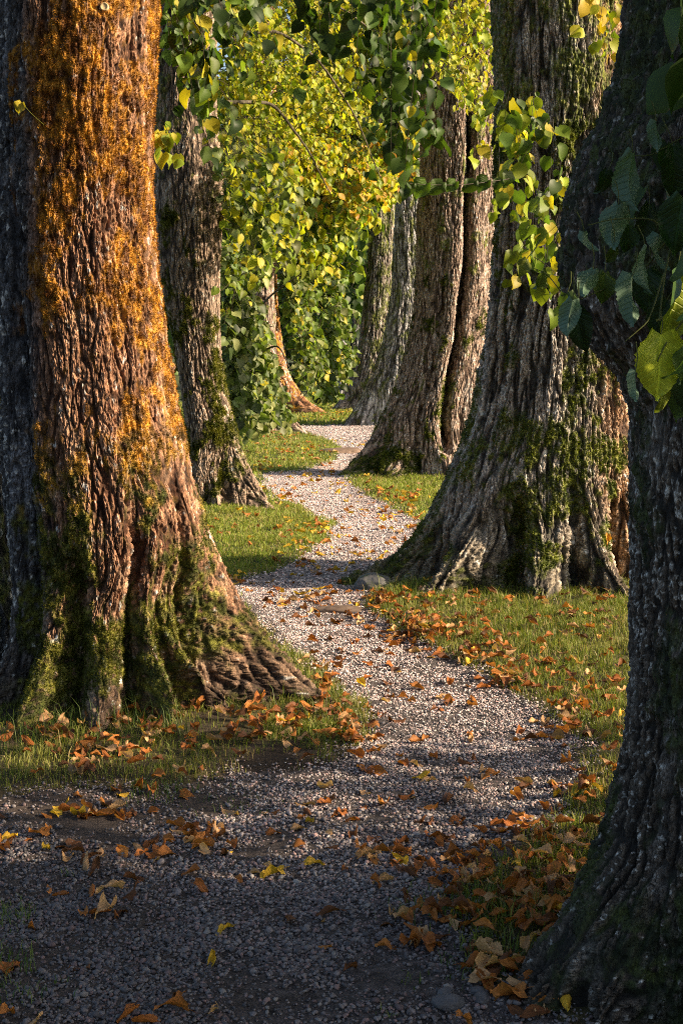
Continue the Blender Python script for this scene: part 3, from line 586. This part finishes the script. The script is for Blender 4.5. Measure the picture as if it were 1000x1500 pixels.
# horizontal twig with broad leaves in front of the double stem
A=Acc();TW=Acc(); o=np.array(T6.location)
a=P(745,262,7.6);b=P(600,268,7.2); pts=np.array([a*(1-t)+b*t+np.array([0,0,-.02*math.sin(t*3)]) for t in np.linspace(0,1,9)])-o
v,q=tube(pts,np.linspace(.003,.0012,9),5);TW.add(v,q,(.05,.035,.02))
HL=[leaf_tpl(16,3,f,dr,serr=.05,pleat=.012,wav=w,seed=s+20,twist=tw) for s,(f,dr,w,tw) in enumerate([(.3,.35,.25,.2),(.6,.5,.3,-.3),(.15,.6,.35,.35),(.45,.2,.25,-.15)])]
for i,(t,s) in enumerate([(.08,.075),(.22,.10),(.36,.095),(.55,.08),(.68,.10),(.84,.115),(.97,.10)]):
    p=pts[0]*(1-t)+pts[-1]*t; put(A,HL[i%4],p[None],np.array([[-.55,-.1,-.75+.3*random.random()]]),np.array([[-.1+.5*random.random(),-.9,.45]]),np.array([s]),np.array([[.055,.095,.015]])*random.uniform(.7,1.6))
A.add(np.concatenate(TW.V),np.concatenate(TW.F),np.concatenate(TW.C),np.tile([[.3,.5]],(TW.n,1))); A.build('foliage',M_leafnear,T6)
# --- T5: big near leaves
A=Acc();TW=Acc(); o=np.array(T5.location)
def twig(pxs,r=.0022):
    pts=np.array([P(*p) for p in pxs]); n=16; t=np.linspace(0,1,len(pts)); tt=np.linspace(0,1,n)
    q=np.stack([np.interp(tt,t,pts[:,i]) for i in range(3)],-1)
    for _ in range(2): q[1:-1]=(q[:-2]+2*q[1:-1]+q[2:])/4
    v,f=tube(q-o,np.linspace(r,r*.4,n),6); TW.add(v,f,(.10,.12,.03))
twig([(1150,100,2.75),(1040,230,2.7),(990,330,2.6),(972,400,2.55),(965,470,2.5)],.004)
twig([(990,330,2.6),(940,400,2.6),(880,425,2.55),(835,445,2.5)])
twig([(985,360,2.6),(960,320,2.6),(900,320,2.6),(860,330,2.6)])
twig([(972,400,2.55),(950,470,2.5),(915,500,2.48)])
twig([(1150,260,2.5),(1060,380,2.5),(1000,470,2.45),(975,500,2.4),(962,530,2.4)],.003)
twig([(1100,150,2.9),(1000,200,2.85),(950,230,2.8),(905,225,2.8)])
twig([(835,445,2.5),(800,400,2.5),(760,385,2.5)],.0012)
twig([(960,470,2.5),(990,455,2.5),(1050,440,2.5)])
# (base px, base py, depth, tip dx px, tip dy px, length px, facing normal, colour, underside towards viewer)
T_='t'; 
LV=[(968,490,2.40,-2,95,100,(.15,-.95,.1),(.34,.40,.03),0,.15),(985,402,2.45,5,110,112,(.75,-.6,.1),(.26,.32,.03),0,.5),
 (905,300,2.62,-28,95,100,(-.3,-.9,.2),(.03,.07,.03),1,.45),(925,225,2.7,-22,120,118,(.2,-.9,0),(.03,.07,.03),1,.3),(960,178,2.8,2,62,62,(.6,-.7,.1),(.03,.07,.03),1,.4),
 (965,345,2.6,-18,70,74,(.3,-.85,.1),(.03,.06,.03),1,.4),(945,365,2.55,-22,90,90,(.6,-.7,0),(.03,.07,.03),1,.5),(925,405,2.5,-12,112,108,(.7,-.6,0),(.03,.07,.03),1,.5),
 (948,395,2.6,0,90,95,(-.2,-.9,.2),(.02,.045,.012),0,.3),(985,215,2.75,10,110,112,(-.1,-.95,.2),(.02,.045,.012),0,.2),(885,400,2.55,-6,62,66,(.2,-.9,.2),(.05,.085,.012),0,.4),
 (868,395,2.5,-38,58,72,(-.1,-.85,.4),(.02,.05,.02),1,.5),(838,440,2.4,-18,76,82,(-.3,-.9,.1),(.02,.05,.025),1,.35),(842,455,2.42,22,95,95,(.2,-.9,.1),(.012,.03,.01),0,.4),
 (855,340,2.55,10,40,46,(.1,-.9,.3),(.03,.07,.03),1,.4),(900,360,2.6,-12,40,44,(.1,-.9,.3),(.05,.085,.012),0,.4),(930,545,2.35,-8,62,62,(.85,-.5,0),(.03,.07,.03),1,.5),
 (970,570,2.45,2,48,50,(0,-.95,.1),(.14,.17,.015),0,.3),(1000,290,2.55,-25,110,115,(-.2,-.9,.2),(.02,.05,.012),0,.3),(998,380,2.6,8,80,80,(0,-.9,.3),(.02,.045,.012),0,.3),
 (1005,510,2.4,-8,70,75,(.3,-.9,.1),(.06,.11,.02),0,.3),(950,300,2.75,-14,80,84,(0,-.9,.3),(.015,.035,.01),0,.3),(920,330,2.7,-6,60,60,(.2,-.9,.3),(.02,.05,.012),0,.3),
 (890,250,2.75,-14,50,56,(-.1,-.9,.3),(.018,.04,.01),0,.4),(975,440,2.55,-24,80,84,(-.2,-.9,.2),(.02,.045,.012),0,.3),(1005,560,2.5,-14,70,70,(-.2,-.9,.2),(.02,.045,.012),0,.3),
 (830,430,2.45,8,70,70,(-.6,-.7,.1),(.06,.10,.02),0,.5),(795,395,2.5,-6,46,46,(.3,-.8,.3),(.10,.15,.02),0,.4),(770,380,2.5,-14,36,40,(.3,-.8,.3),(.14,.17,.02),0,.4)]
NL=[leaf_tpl(24,4,f,dr,serr=.04,pleat=.012,wav=w,seed=s+40,twist=tw,curl=cu,wid=wd) for s,(f,dr,w,tw,cu,wd) in enumerate([(.12,.12,.12,.0,0,.95),(.5,.35,.3,.5,1.5,.6),(.8,.3,.2,-.7,0,.62),(.3,.5,.35,.6,2.2,.68),(.2,.2,.3,-.2,1,.85)])]
for i,(x,y,d,dx,dy,L,nn,c,bk,tw) in enumerate(LV):
    b0=P(x,y,d); tp=P(x+dx,y+dy,d); s=L/F*d*(1.0 if i<2 else .74); nn=np.array(nn,dtype=float)
    if bk: nn=-nn
    put(A,NL[0] if i==0 else (NL[1+i%3] if bk or i%2 else NL[4]),(b0-o)[None],(tp-b0)[None]+np.array([[0,rng.normal(0,.012),0]]),nn[None],np.array([s]),np.array([c]))
    e=b0+np.array([rng.normal(0,.012),.0,.035+.02*random.random()]); v,q=tube(np.array([b0,(b0+e)/2+np.array([.003,0,0]),e])-o,np.array([.0008,.001,.0012]),5); TW.add(v,q,(.10,.12,.03))
A.add(np.concatenate(TW.V),np.concatenate(TW.F),np.concatenate(TW.C),np.tile([[.3,.5]],(TW.n,1))); A.build('foliage',M_leafnear,T5)
foliage(T5,[dict(n=60,poly=[(1010,-100),(1500,-100),(1500,450),(1080,500),(1020,300)],d=(2.2,3.0),len=.3,nl=8,size=.09,col=palette(DG,.3,.05),dir=(-.3,-.1,-.8),sd=.3,twr=.002)])
def shade_tree():  # unseen tree put in to darken the foreground gravel
    X0,Y0=2.75,2.5; th=np.linspace(0,2*np.pi,97)[:-1]; z=np.linspace(-.2,6,160); r=(.42+.35*np.exp(-np.maximum(z,0)/.3)*(1+0*z))[:,None]+.03*noise(np.cos(th)*3,np.sin(th)*3,z[:,None]*1.0,61)+.02*np.abs(noise(np.cos(th)*14,np.sin(th)*14,z[:,None]*2,62))
    V=np.stack([r*np.cos(th),r*np.sin(th),z[:,None]+0*r],-1).reshape(-1,3); i=np.arange(159)[:,None]*96; j=np.arange(96)[None]; j2=(j+1)%96
    root=thing('linden_tree',(X0,Y0,0),'dark linden outside the view, added to shade the near gravel','tree',GR)
    mk('trunk',V,np.stack([i+j,i+j2,i+96+j2,i+96+j],-1).reshape(-1,4),M_bark,np.tile([[.06,.055,.05]],(len(V),1)),root)
    A=Acc();TW=Acc(); OFF[:]=0,50,0; n=210; S=np.stack([rng.uniform(1.7,4.6,n),rng.uniform(2.3,4.6,n),rng.uniform(.9,2.7,n)],-1); S[:,1]=3.0+(S[:,1]-2.3)*.9
    sprays(A,TW,S-np.array(root.location),rng.normal(0,.5,(n,3))+np.array([0,0,-.4]),rng.uniform(.3,.6,n),9,.09,palette(DG+MG,.3,.05),twr=.002)
    A.add(np.concatenate(TW.V),np.concatenate(TW.F),np.concatenate(TW.C),np.zeros((TW.n,2))); A.build('crown',M_leaf,root); D=dict(cx=0,top=6,Rt=.4); limbs(root,D,4,2.4,1.5); topcrown(root,D,4000,2.6,8.4,2.6,.22,pm)
shade_tree()
# far trees' foliage
for r_,poly,d in [(TF0,[(430,150),(560,150),(540,420),(500,440),(450,420)],(46,52)),(TF1,[(320,-60),(640,-60),(620,480),(545,500),(530,420),(490,430),(460,520),(430,500)],(56,64)),(TF2,[(300,100),(520,100),(530,560),(430,575),(300,560)],(62,72))]:
    foliage(r_,[dict(n=420,poly=poly,d=d,len=1.6,nl=9,size=.42,col=palette(DG+MG[:1],.3,.02),dir=(.2,-.4,-.6),bias=(.3,-.7,.5),twr=.015)])
# far-off wood closing every side
A=Acc()
n=50000; an=rng.uniform(0,2*np.pi,n); rad=rng.uniform(85,125,n); x=np.cos(an)*rad; y=np.sin(an)*rad+20
hmx=11+4*noise(np.cos(an)*6,np.sin(an)*6,0*an,71)+3*noise(np.cos(an)*20,np.sin(an)*20,0*an,72)
sunside=np.exp(-((((an+.17)+np.pi)%(2*np.pi)-np.pi)/.5)**2); farv=np.exp(-((an-np.pi/2)/.45)**2); hmx=hmx*(1-.35*sunside)+12*farv
z=rng.uniform(0,1,n)**.8*hmx; p=np.stack([x,y,z],-1); kk=rng.integers(0,5,n); s=rng.uniform(.8,2.0,n); pc=palette(DG+MG[:1],.35,.03)(p,n)
ax=norm(rng.normal(0,.7,(n,3))+np.array([0,0,-.7])); nn=rng.normal(0,1,(n,3))
for q in range(5): w=kk==q; put(A,TPL[q],p[w],ax[w],nn[w],s[w],pc[w])
wd=A.build('woodland',M_leaf); tag(wd,'dense green woodland closing the view far beyond the avenue','woodland',kind='stuff')
print('foliage',time.time()-T00)
# ------------------------------------------------------------------ grass
TB_XY=[(T.location[0],T.location[1]) for T in (T1,T6,T7,T2,T5,T8,T9,T3,T4)]
def grass(A,n,xr,yr,h,w,dens):
    y=rng.uniform(yr[0],yr[1],n); x=rng.uniform(xr[0],xr[1],n); k=np.abs(x/y)<.28; x,y=x[k],y[k]
    m=pmask(x,y); cl=.5*fbm(x*2.5,y*2.5,0*x,91,2)+.5*noise(x*9,y*9,0*x,92)
    k=(m<.03-.06*rng.exponential(1,len(x)))&(dens(x,y,m)+cl*.8>rng.uniform(0,1,len(x))); x,y,m,cl=x[k],y[k],m[k],cl[k]; N=len(x)
    z=Hgt(x,y,m)-.008; hh=h*rng.uniform(.35,1.15,N)*(1+.8*cl)*np.where(rng.uniform(0,1,N)<.04,rng.uniform(1.3,2.1,N),1); a=rng.uniform(0,2*np.pi,N); ln=rng.uniform(.1,.9,N)
    dx=np.cos(a)*ln;dy=np.sin(a)*ln; b=rng.uniform(0,2*np.pi,N); sx=np.cos(b)*w*.5;sy=np.sin(b)*w*.5
    P0=np.stack([x,y,z],-1); S=np.stack([sx,sy,0*sx],-1)*rng.uniform(.6,1.3,(N,1))
    mid=P0+np.stack([dx*hh*.3,dy*hh*.3,hh*.6],-1); tip=P0+np.stack([dx*hh,dy*hh,hh*(1.05-.45*ln)],-1)
    V=np.stack([P0-S,P0+S,mid-S*.7,mid+S*.7,tip],1).reshape(-1,3)
    base=np.arange(N)[:,None]*5; Fa=np.concatenate([base+np.array([0,1,3]),base+np.array([0,3,2]),base+np.array([2,3,4])])
    t=rng.uniform(0,1,N); c=mix((.07,.11,.012),(.21,.24,.04),t); c=c*(1+.45*sst(7,12,y))[:,None]; c=mix(c,(.30,.27,.08),.45*sst(-.1,.6,fbm(x*1.6,y*1.6,0*x,93,2))); dry=rng.uniform(0,1,N)<.2; c=np.where(dry[:,None],np.array([.30,.23,.09]),c)
    A.add(V,Fa,np.repeat(c,5,0))
A=Acc()
def dn_left(x,y,m): return .02+.22*sst(.0,-.25,m)+.28*sst(-.5,-1.0,x)+.1*sst(-.2,.0,x)
grass(A,36000,(-1.7,.2),(4.85,6.1),.05,.0035,dn_left)
grass(A,150000,(-.3,2.2),(5.5,9.2),.055,.0035,lambda x,y,m:.62+0*x)
grass(A,34000,(.2,1.2),(3.5,5.6),.05,.0035,lambda x,y,m:.55+0*x)
grass(A,90000,(-1.9,.4),(9.2,14.5),.05,.006,lambda x,y,m:.9+0*x)
grass(A,40000,(-1.9,-.2),(6.1,9.2),.045,.005,lambda x,y,m:.3+0*x)
grass(A,80000,(-.1,2.6),(10,19),.055,.007,lambda x,y,m:.9+0*x)
grass(A,80000,(-2.8,1.3),(14.5,30),.06,.011,lambda x,y,m:.9+0*x)
grass(A,40000,(-5,4),(30,50),.09,.03,lambda x,y,m:.9+0*x)
# stray tufts on the near gravel
def tuft(A,cx,cy,r,n,h):
    x=cx+rng.normal(0,r,n);y=cy+rng.normal(0,r,n);z=Hgt(x,y)-.003; a=rng.uniform(0,6.28,n);ln=rng.uniform(.2,.9,n);hh=h*rng.uniform(.4,1.2,n)
    P0=np.stack([x,y,z],-1);S=np.stack([np.cos(a+1.6),np.sin(a+1.6),0*a],-1)*.0016
    mid=P0+np.stack([np.cos(a)*ln*hh*.3,np.sin(a)*ln*hh*.3,hh*.6],-1);tip=P0+np.stack([np.cos(a)*ln*hh,np.sin(a)*ln*hh,hh*.85],-1)
    V=np.stack([P0-S,P0+S,mid-S*.7,mid+S*.7,tip],1).reshape(-1,3);base=np.arange(n)[:,None]*5
    A.add(V,np.concatenate([base+np.array([0,1,3]),base+np.array([0,3,2]),base+np.array([2,3,4])]),np.repeat(mix((.04,.09,.012),(.12,.16,.03),rng.uniform(0,1,n)),5,0))
for (qx,qy,r,n,h) in [(468,648,.25,160,.16),(440,640,.3,160,.18),(60,1085,.1,60,.12),(140,1070,.12,70,.13),(200,1060,.08,50,.11),(240,1075,.1,50,.10),(380,1010,.1,60,.11),(420,1035,.1,60,.09),(590,868,.12,70,.12),(700,872,.15,80,.10),(840,872,.12,60,.11),(20,1100,.1,60,.11),(500,1060,.06,60,.08),(480,1020,.06,50,.07),(5,1330,.05,140,.045),(-5,1400,.05,160,.05),(20,1440,.05,70,.04),(225,1155,.05,60,.05),(450,1090,.06,120,.05),(600,1430,.03,16,.035),(690,1420,.05,60,.045),(640,1340,.06,80,.05),(700,1340,.08,160,.06),(740,1400,.06,110,.05),(250,1155,.08,90,.05),(350,1165,.06,50,.04),(100,1270,.01,12,.03),(620,1330,.03,20,.04),(560,1475,.02,10,.03),(820,1460,.03,30,.05)]:
    tuft(A,*G(qx,qy),r,n,h)
gs=A.build('grass',M_grass,smooth=False); tag(gs,'short green grass growing at the tree feet beside the path','grass',kind='stuff')
print('grass',time.time()-T00)
# ------------------------------------------------------------------ fallen leaves
DT=[leaf_tpl(16,4,f,dr,serr=.05,pleat=.018,wav=w,seed=s+60,twist=tw,curl=cu,wid=wd) for s,(f,dr,w,tw,cu,wd) in enumerate([(.1,.2,.25,.2,2.5,.75),(.15,-.3,.3,.35,4.0,.7),(.1,.35,.25,-.4,1.5,.85),(.2,.15,.3,.3,5.5,.8),(.05,-.3,.35,.5,3.,.65),(.2,.1,.4,-.6,4.5,.75),(.35,-.15,.25,.2,6.5,.8),(.1,.45,.3,.1,3.5,.6)])]
SPOTS=[] # px,py,sx,sy,count
SP=[(760,1205,70,22,34),(800,1240,60,25,36),(700,1245,80,22,30),(760,1290,70,30,60),(680,1290,60,30,45),(700,1340,70,30,60),(640,1350,50,20,26),(610,1385,45,12,16),(790,1340,50,30,40),(830,1300,40,40,30),(740,1420,60,18,26),(780,1450,50,18,20),(760,1480,60,14,12),
 (860,1150,40,40,40),(880,1080,40,40,34),(830,1050,60,25,30),(760,980,70,25,50),(690,945,60,20,55),(630,920,50,15,50),(600,935,45,12,40),(840,1000,60,40,50),(700,900,90,25,50),(820,930,80,40,70),(880,870,30,10,24),(860,900,50,15,24),(640,880,40,12,24),(590,895,40,12,24),
 (100,1080,90,30,40),(200,1100,80,25,40),(300,1020,60,25,50),(280,1060,70,25,40),(420,1070,60,22,40),(500,1060,35,18,30),(510,1085,30,12,20),(30,1010,30,25,26),(120,1130,90,18,26),(350,1090,80,20,24),(230,1150,80,12,16),
 (120,1185,60,10,22),(150,1190,40,8,16),(290,1205,35,12,22),(170,1235,90,12,24),(280,1230,50,10,18),(50,1230,60,12,14),(120,1290,60,16,9),(140,1330,60,20,10),(60,1415,50,18,7),(280,1470,60,14,9),(120,1480,80,12,9),(420,1180,60,16,10),(350,1250,140,40,16),(500,1280,160,50,20),(450,1380,200,60,12),(640,1210,90,25,24),(560,1250,50,18,10),(600,1150,120,40,22),(500,1180,120,40,16),(720,1120,60,30,16),(560,1100,120,30,20),
 (500,960,70,40,30),(600,1000,90,30,24),(470,880,60,25,40),(430,870,50,12,30),(520,890,40,12,24),(450,820,30,14,36),(480,780,25,14,30),(540,800,60,30,44),(560,750,50,12,40),(600,765,30,8,30),(560,720,60,8,36),(510,705,30,4,14),(440,730,30,10,16),(410,720,25,14,26),(350,770,60,35,40),(400,670,60,18,60),(450,660,30,10,30),(460,700,40,12,26),(520,645,20,8,16),(600,735,40,10,24),(640,760,30,10,16),(370,690,30,10,16),(430,800,30,20,16),(760,1370,80,20,20),(512,605,14,2,60),(470,612,30,3,40),(480,597,14,1,30),(420,640,25,6,40),(470,690,25,8,16),(600,920,30,8,30),(690,962,40,8,40),(750,995,30,10,34),(820,1060,20,16,30),(560,880,25,6,24),(340,850,20,8,20),(475,1000,20,25,20)]
L=[]
for (x,y,sx,sy,n) in SP:
    for _ in range(int(n*(.6 if y>1100 else (.55 if x>660 else 1.0) if (y>860 and x>550) else .85))):
        a=x+random.gauss(0,sx*.75);b=y+random.gauss(0,sy*.75)
        if b<598 or b>1560: continue
        X_,Y_=G(a,b)
        if any(math.hypot(X_-tx,Y_-ty)<r for (tx,ty,r) in [(-1.12,6.25,.5),(1.47,9.6,.5),(1.48,17.9,.5),(-1.48,13.8,.42),(1.12,3.45,.48)]): continue
        L.append((X_,Y_))
L=np.array(L); mL=pmask(L[:,0],L[:,1]); hL=Hgt(L[:,0],L[:,1],mL)
o=np.argsort(L[:,1]); L,mL,hL=L[o],mL[o],hL[o]
COLS={'orange brown':((.42,.16,.035),(.30,.10,.022)),'pale tan':((.52,.30,.14),(.45,.27,.13)),'dark brown':((.16,.06,.02),(.11,.045,.018)),'yellow':((.60,.36,.03),(.52,.33,.03))}
def ckind(Y):
    r=random.random(); 
    if Y>9: return 'yellow' if r<.35 else 'orange brown' if r<.8 else 'pale tan'
    return 'orange brown' if r<.52 else 'pale tan' if r<.72 else 'dark brown' if r<.965 else 'yellow'
def zone(x,y,m):
    if m>0:
        if y<4.0: return 'on shaded gravel at the near path end'
        if y<5.3: return 'on wide gravel before the rusty mossy tree'
        return 'on the sunlit gravel bend beyond'
    if x>0.05 and y<4.3: return 'in the leaf heap by the dark lichened trunk'
    if x>0.05 and y<6.3: return 'in the grass strip edging the gravel bend'
    if x>0.05: return 'in turf below the broad furrowed trunk'
    return 'in thin grass under the rusty mossy tree'
tplM={}
def leafobj(i,x,y,z,m):
    kd=ckind(y); ca,cb=COLS[kd]; t=random.randrange(8); v=random.randrange(3)
    key=(kd,t,v)
    if key not in tplM:
        V,Fq,U=DT[t]; A=Acc(); f=random.random()
        cc=np.array(ca)*f+np.array(cb)*(1-f); cv=cc[None]*(1+.35*noise(V[:,0]*6+v,V[:,1]*6,V[:,2]*6,t)[:,None]); edge=np.abs(U[:,0])>.3
        Vc=V-np.array([0,.5,0]); Vc[:,2]-=Vc[:,2].min()
        A.add(Vc,Fq,cv,U)
        st=np.array([(0,-.48,Vc[:,2].mean()),(.03,-.62,Vc[:,2].mean()+.06),(.08,-.8,Vc[:,2].mean()+.05)]); vv,qq=tube(st,np.array([.016,.012,.010]),4); A.add(vv,qq,cc*.7,np.tile([[.3,.5]],(len(vv),1)))
        ob=A.build('fallen_leaf',M_dead); tplM[key]=ob.data; bpy.data.objects.remove(ob)
    ob=bpy.data.objects.new('fallen_leaf',tplM[key]); link(ob)
    s=random.uniform(.042,.08) if kd!='yellow' else random.uniform(.045,.07)
    ob.scale=(s*random.uniform(.6,1),s,s*random.uniform(.6,1.2)); ob.location=(x,y,z+.002+.012*(m<0)+random.uniform(0,.008)); ob.rotation_euler=(random.gauss(0,.22),random.gauss(0,.22)+(math.pi if random.random()<.35 else 0),random.uniform(0,6.28))
    if abs(ob.rotation_euler[1])>2: ob.location[2]+=s*.25
    zn=zone(x,y,m); tag(ob,f'curled {kd} linden leaf {zn}','leaf',f'{kd} leaves {zn}')
NI=300
for i in range(min(NI,len(L))): leafobj(i,L[i,0],L[i,1],hL[i],mL[i])
A=Acc(); R=L[NI:]; hr=hL[NI:]; mr_=mL[NI:]; n=len(R)
# extra scatter further away
kinds=[ckind(y) for y in R[:,1]]; cc=np.array([np.array(COLS[k][random.randrange(2)])*random.uniform(.6,1.25) for k in kinds])
tt=rng.integers(0,8,n); a=rng.uniform(0,6.28,n); sz=rng.uniform(.04,.075,n)*(1+.35*sst(8,16,R[:,1])); ax=np.stack([np.cos(a),np.sin(a),rng.normal(0,.15,n)],-1); up=np.stack([rng.normal(0,.25,n),rng.normal(0,.25,n),np.where(rng.uniform(0,1,n)<.3,-1,1)],-1)
pos=np.stack([R[:,0],R[:,1],hr+.012+.02*(mr_<0)],-1)-norm(ax)*sz[:,None]*.5
for q in range(8):
    w=tt==q; put(A,DT[q],pos[w],ax[w],up[w],sz[w],cc[w])
fl=A.build('fallen_leaves',M_dead); tag(fl,'scatter of small orange and yellow leaves on the farther path and turf','fallen leaves',kind='stuff')
print('n leaves',len(L))
# ------------------------------------------------------------------ stones, tag and oddments
def stone(name,x,y,s,col,label,cat='stone',sink=.3,seed=0,nm=None,rot=0,group=None):
    import bmesh
    bm=bmesh.new(); bmesh.ops.create_icosphere(bm,subdivisions=5,radius=1); V=np.array([v.co[:] for v in bm.verts]); Fa=np.array([[l.index for l in f.verts] for f in bm.faces]); bm.free()
    r=1+.18*noise(V[:,0]*1.3+seed,V[:,1]*1.3,V[:,2]*1.3,seed)+.05*noise(V[:,0]*4,V[:,1]*4,V[:,2]*4,seed)+.012*noise(V[:,0]*16,V[:,1]*16,V[:,2]*16,seed)
    V=V*r[:,None]*np.array(s); n=noise(V[:,0]*40,V[:,1]*40,V[:,2]*40,seed)
    c=np.array(col)[None]*(1+.35*n[:,None])
    if nm: c=mix(c,(.04,.06,.015),sst(.0,.4,noise(V[:,0]*14,V[:,1]*14,V[:,2]*14,seed+1)))
    o=mk(name,V,Fa,M_stone,c); o.location=(x,y,float(Hgt(x,y))+s[2]*(1-2*sink)); o.rotation_euler=(0,0,rot); tag(o,label,cat,group); return o
x,y=G(548,862); stone('boulder',x,y+.05,(.12,.16,.075),(.10,.10,.10),'grey mossy stone wedged at the path side of the furrowed trunk root','boulder',.35,3,True,.2)
x,y=G(500,889); r1=stone('surface_root',x,y,(.17,.09,.035),(.13,.09,.065),'flat brown root hump lying bare in the gravel bend','root',.44,6,None,-.1)
x,y=G(500,662); stone('surface_root',x,y,(.38,.25,.06),(.16,.11,.08),'low brown root hump crossing the far narrow gravel','root',.44,7,None,.1)
for i,(qx,qy,s,lb) in enumerate([(655,1462,.030,'smooth dark cobble, larger of two beside the near trunk root'),(705,1455,.020,'small rounded grey cobble touching the edge of the leaf heap'),(700,1447,.017,'pale oval pebble just beyond the small grey cobble'),(652,1445,.018,'flat light grey pebble alone on the near gravel'),(480,1402,.011,'tiny light pebble in the open shaded gravel')]):
    x,y=G(qx,qy); stone('cobble',x,y,(s*1.3,s*.9,s*.6),(.075,.075,.08),lb,'stone',.2,10+i,None,i*1.3)
# round metal tag on the mossy trunk
k=np.argmin(np.abs(D1['P'][:,0]+D1['X0']-(150-500)/F*5.85)+np.abs(D1['P'][:,2]-(1.5+515/F*5.85))+(D1['P'][:,1]>0)*9)
pt=D1['P'][k]+np.array(T1.location); th=np.linspace(0,2*np.pi,29)[:-1]
prof=[(.0,.006),(.012,.0065),(.0135,.008),(.016,.008),(.017,.005),(.017,-.02)]
V=np.array([(r*math.cos(t),-h,r*math.sin(t)) for (r,h) in prof for t in th]); Fq=[(i*28+j,i*28+(j+1)%28,(i+1)*28+(j+1)%28,(i+1)*28+j) for i in range(5) for j in range(28)]
tg=mk('tree_tag',V,np.array(Fq),M_stone,np.tile([[.55,.42,.22]],(len(V),1))); tg.location=pt+np.array([0,-.014,0]); tag(tg,'small round metal tag nailed high on the rusty mossy trunk','tree tag')
# a single yellow leaf caught on the trunk
p0=P(32,150,5.85); A=Acc(); put(A,HL[1],p0[None],np.array([[-.35,-.1,-.9]]),np.array([[.2,-.9,.2]]),np.array([.055]),np.array([[.42,.33,.03]]))
v,q=tube(np.array([p0,P(45,165,5.84),P(65,183,5.84)]),np.array([.001,.0008,.0006]),5); A.add(v,q,(.25,.25,.04),np.tile([[.3,.5]],(len(v),1)))
l1=A.build('caught_leaf',M_leafnear); tag(l1,'yellow leaf with long stalk caught on the dark edge of the mossy trunk','leaf')
for i,(qx,qy,lb) in enumerate([(890,842,'upright orange leaf snagged on a stalk in the hollow of the furrowed trunk'),(885,830,'orange leaf lying lowest inside the hollow of the furrowed trunk')][:1]):
    p0=P(qx,qy-60,8.75); A=Acc(); put(A,DT[1],p0[None],np.array([[-.25,0,-.9]]),np.array([[.3,-.9,.2]]),np.array([.07]),np.array([[.55,.25,.03]])); v,q=tube(np.array([p0,P(886,840,8.8),P(884,870,8.85)]),np.array([.001,.001,.0012]),5); A.add(v,q,(.12,.07,.03),np.tile([[.3,.5]],(len(v),1)))
    ob=A.build('caught_leaf',M_dead); tag(ob,lb,'leaf')
# ------------------------------------------------------------------ light, camera
AZ=math.radians(11); EL=math.radians(25)   # sun from the right, slightly behind the viewer
sd=Vector((math.cos(AZ)*math.cos(EL),-math.sin(AZ)*math.cos(EL),math.sin(EL)))
sl=bpy.data.lights.new('sun','SUN'); sl.energy=4.7; sl.angle=math.radians(.9); sl.color=(1,.79,.56); so=bpy.data.objects.new('sun',sl); link(so); so.rotation_euler=sd.to_track_quat('Z','Y').to_euler()
w=bpy.data.worlds.new('World'); SC.world=w; w.use_nodes=True; nt=w.node_tree; nt.nodes.clear()
sky=nt.nodes.new('ShaderNodeTexSky'); sky.sky_type='NISHITA'; sky.sun_disc=False; sky.dust_density=3.0; sky.ozone_density=.5; sky.sun_elevation=EL; sky.sun_rotation=math.atan2(sd.x,sd.y)
bg=nt.nodes.new('ShaderNodeBackground'); bg.inputs['Strength'].default_value=.095; ow=nt.nodes.new('ShaderNodeOutputWorld'); nt.links.new(sky.outputs[0],bg.inputs[0]); nt.links.new(bg.outputs[0],ow.inputs[0])
cam=bpy.data.cameras.new('camera'); co=bpy.data.objects.new('camera',cam); link(co); co.location=(0,0,EYE); co.rotation_euler=(math.pi/2,0,0)
cam.sensor_fit='VERTICAL'; cam.sensor_height=36; cam.lens=F/1500*36; cam.shift_y=-(750-HZ)/1500; cam.clip_start=.05; cam.clip_end=2000
SC.camera=co
SC.view_settings.view_transform='Standard'; SC.view_settings.look='None'; SC.view_settings.exposure=1.35; SC.view_settings.gamma=1
SC.render.engine='CYCLES'; SC.cycles.max_bounces=6; SC.cycles.diffuse_bounces=3; SC.cycles.transmission_bounces=3; SC.cycles.glossy_bounces=2; SC.cycles.use_denoising=False; SC.cycles.filter_width=1.05
print('done',time.time()-T00)
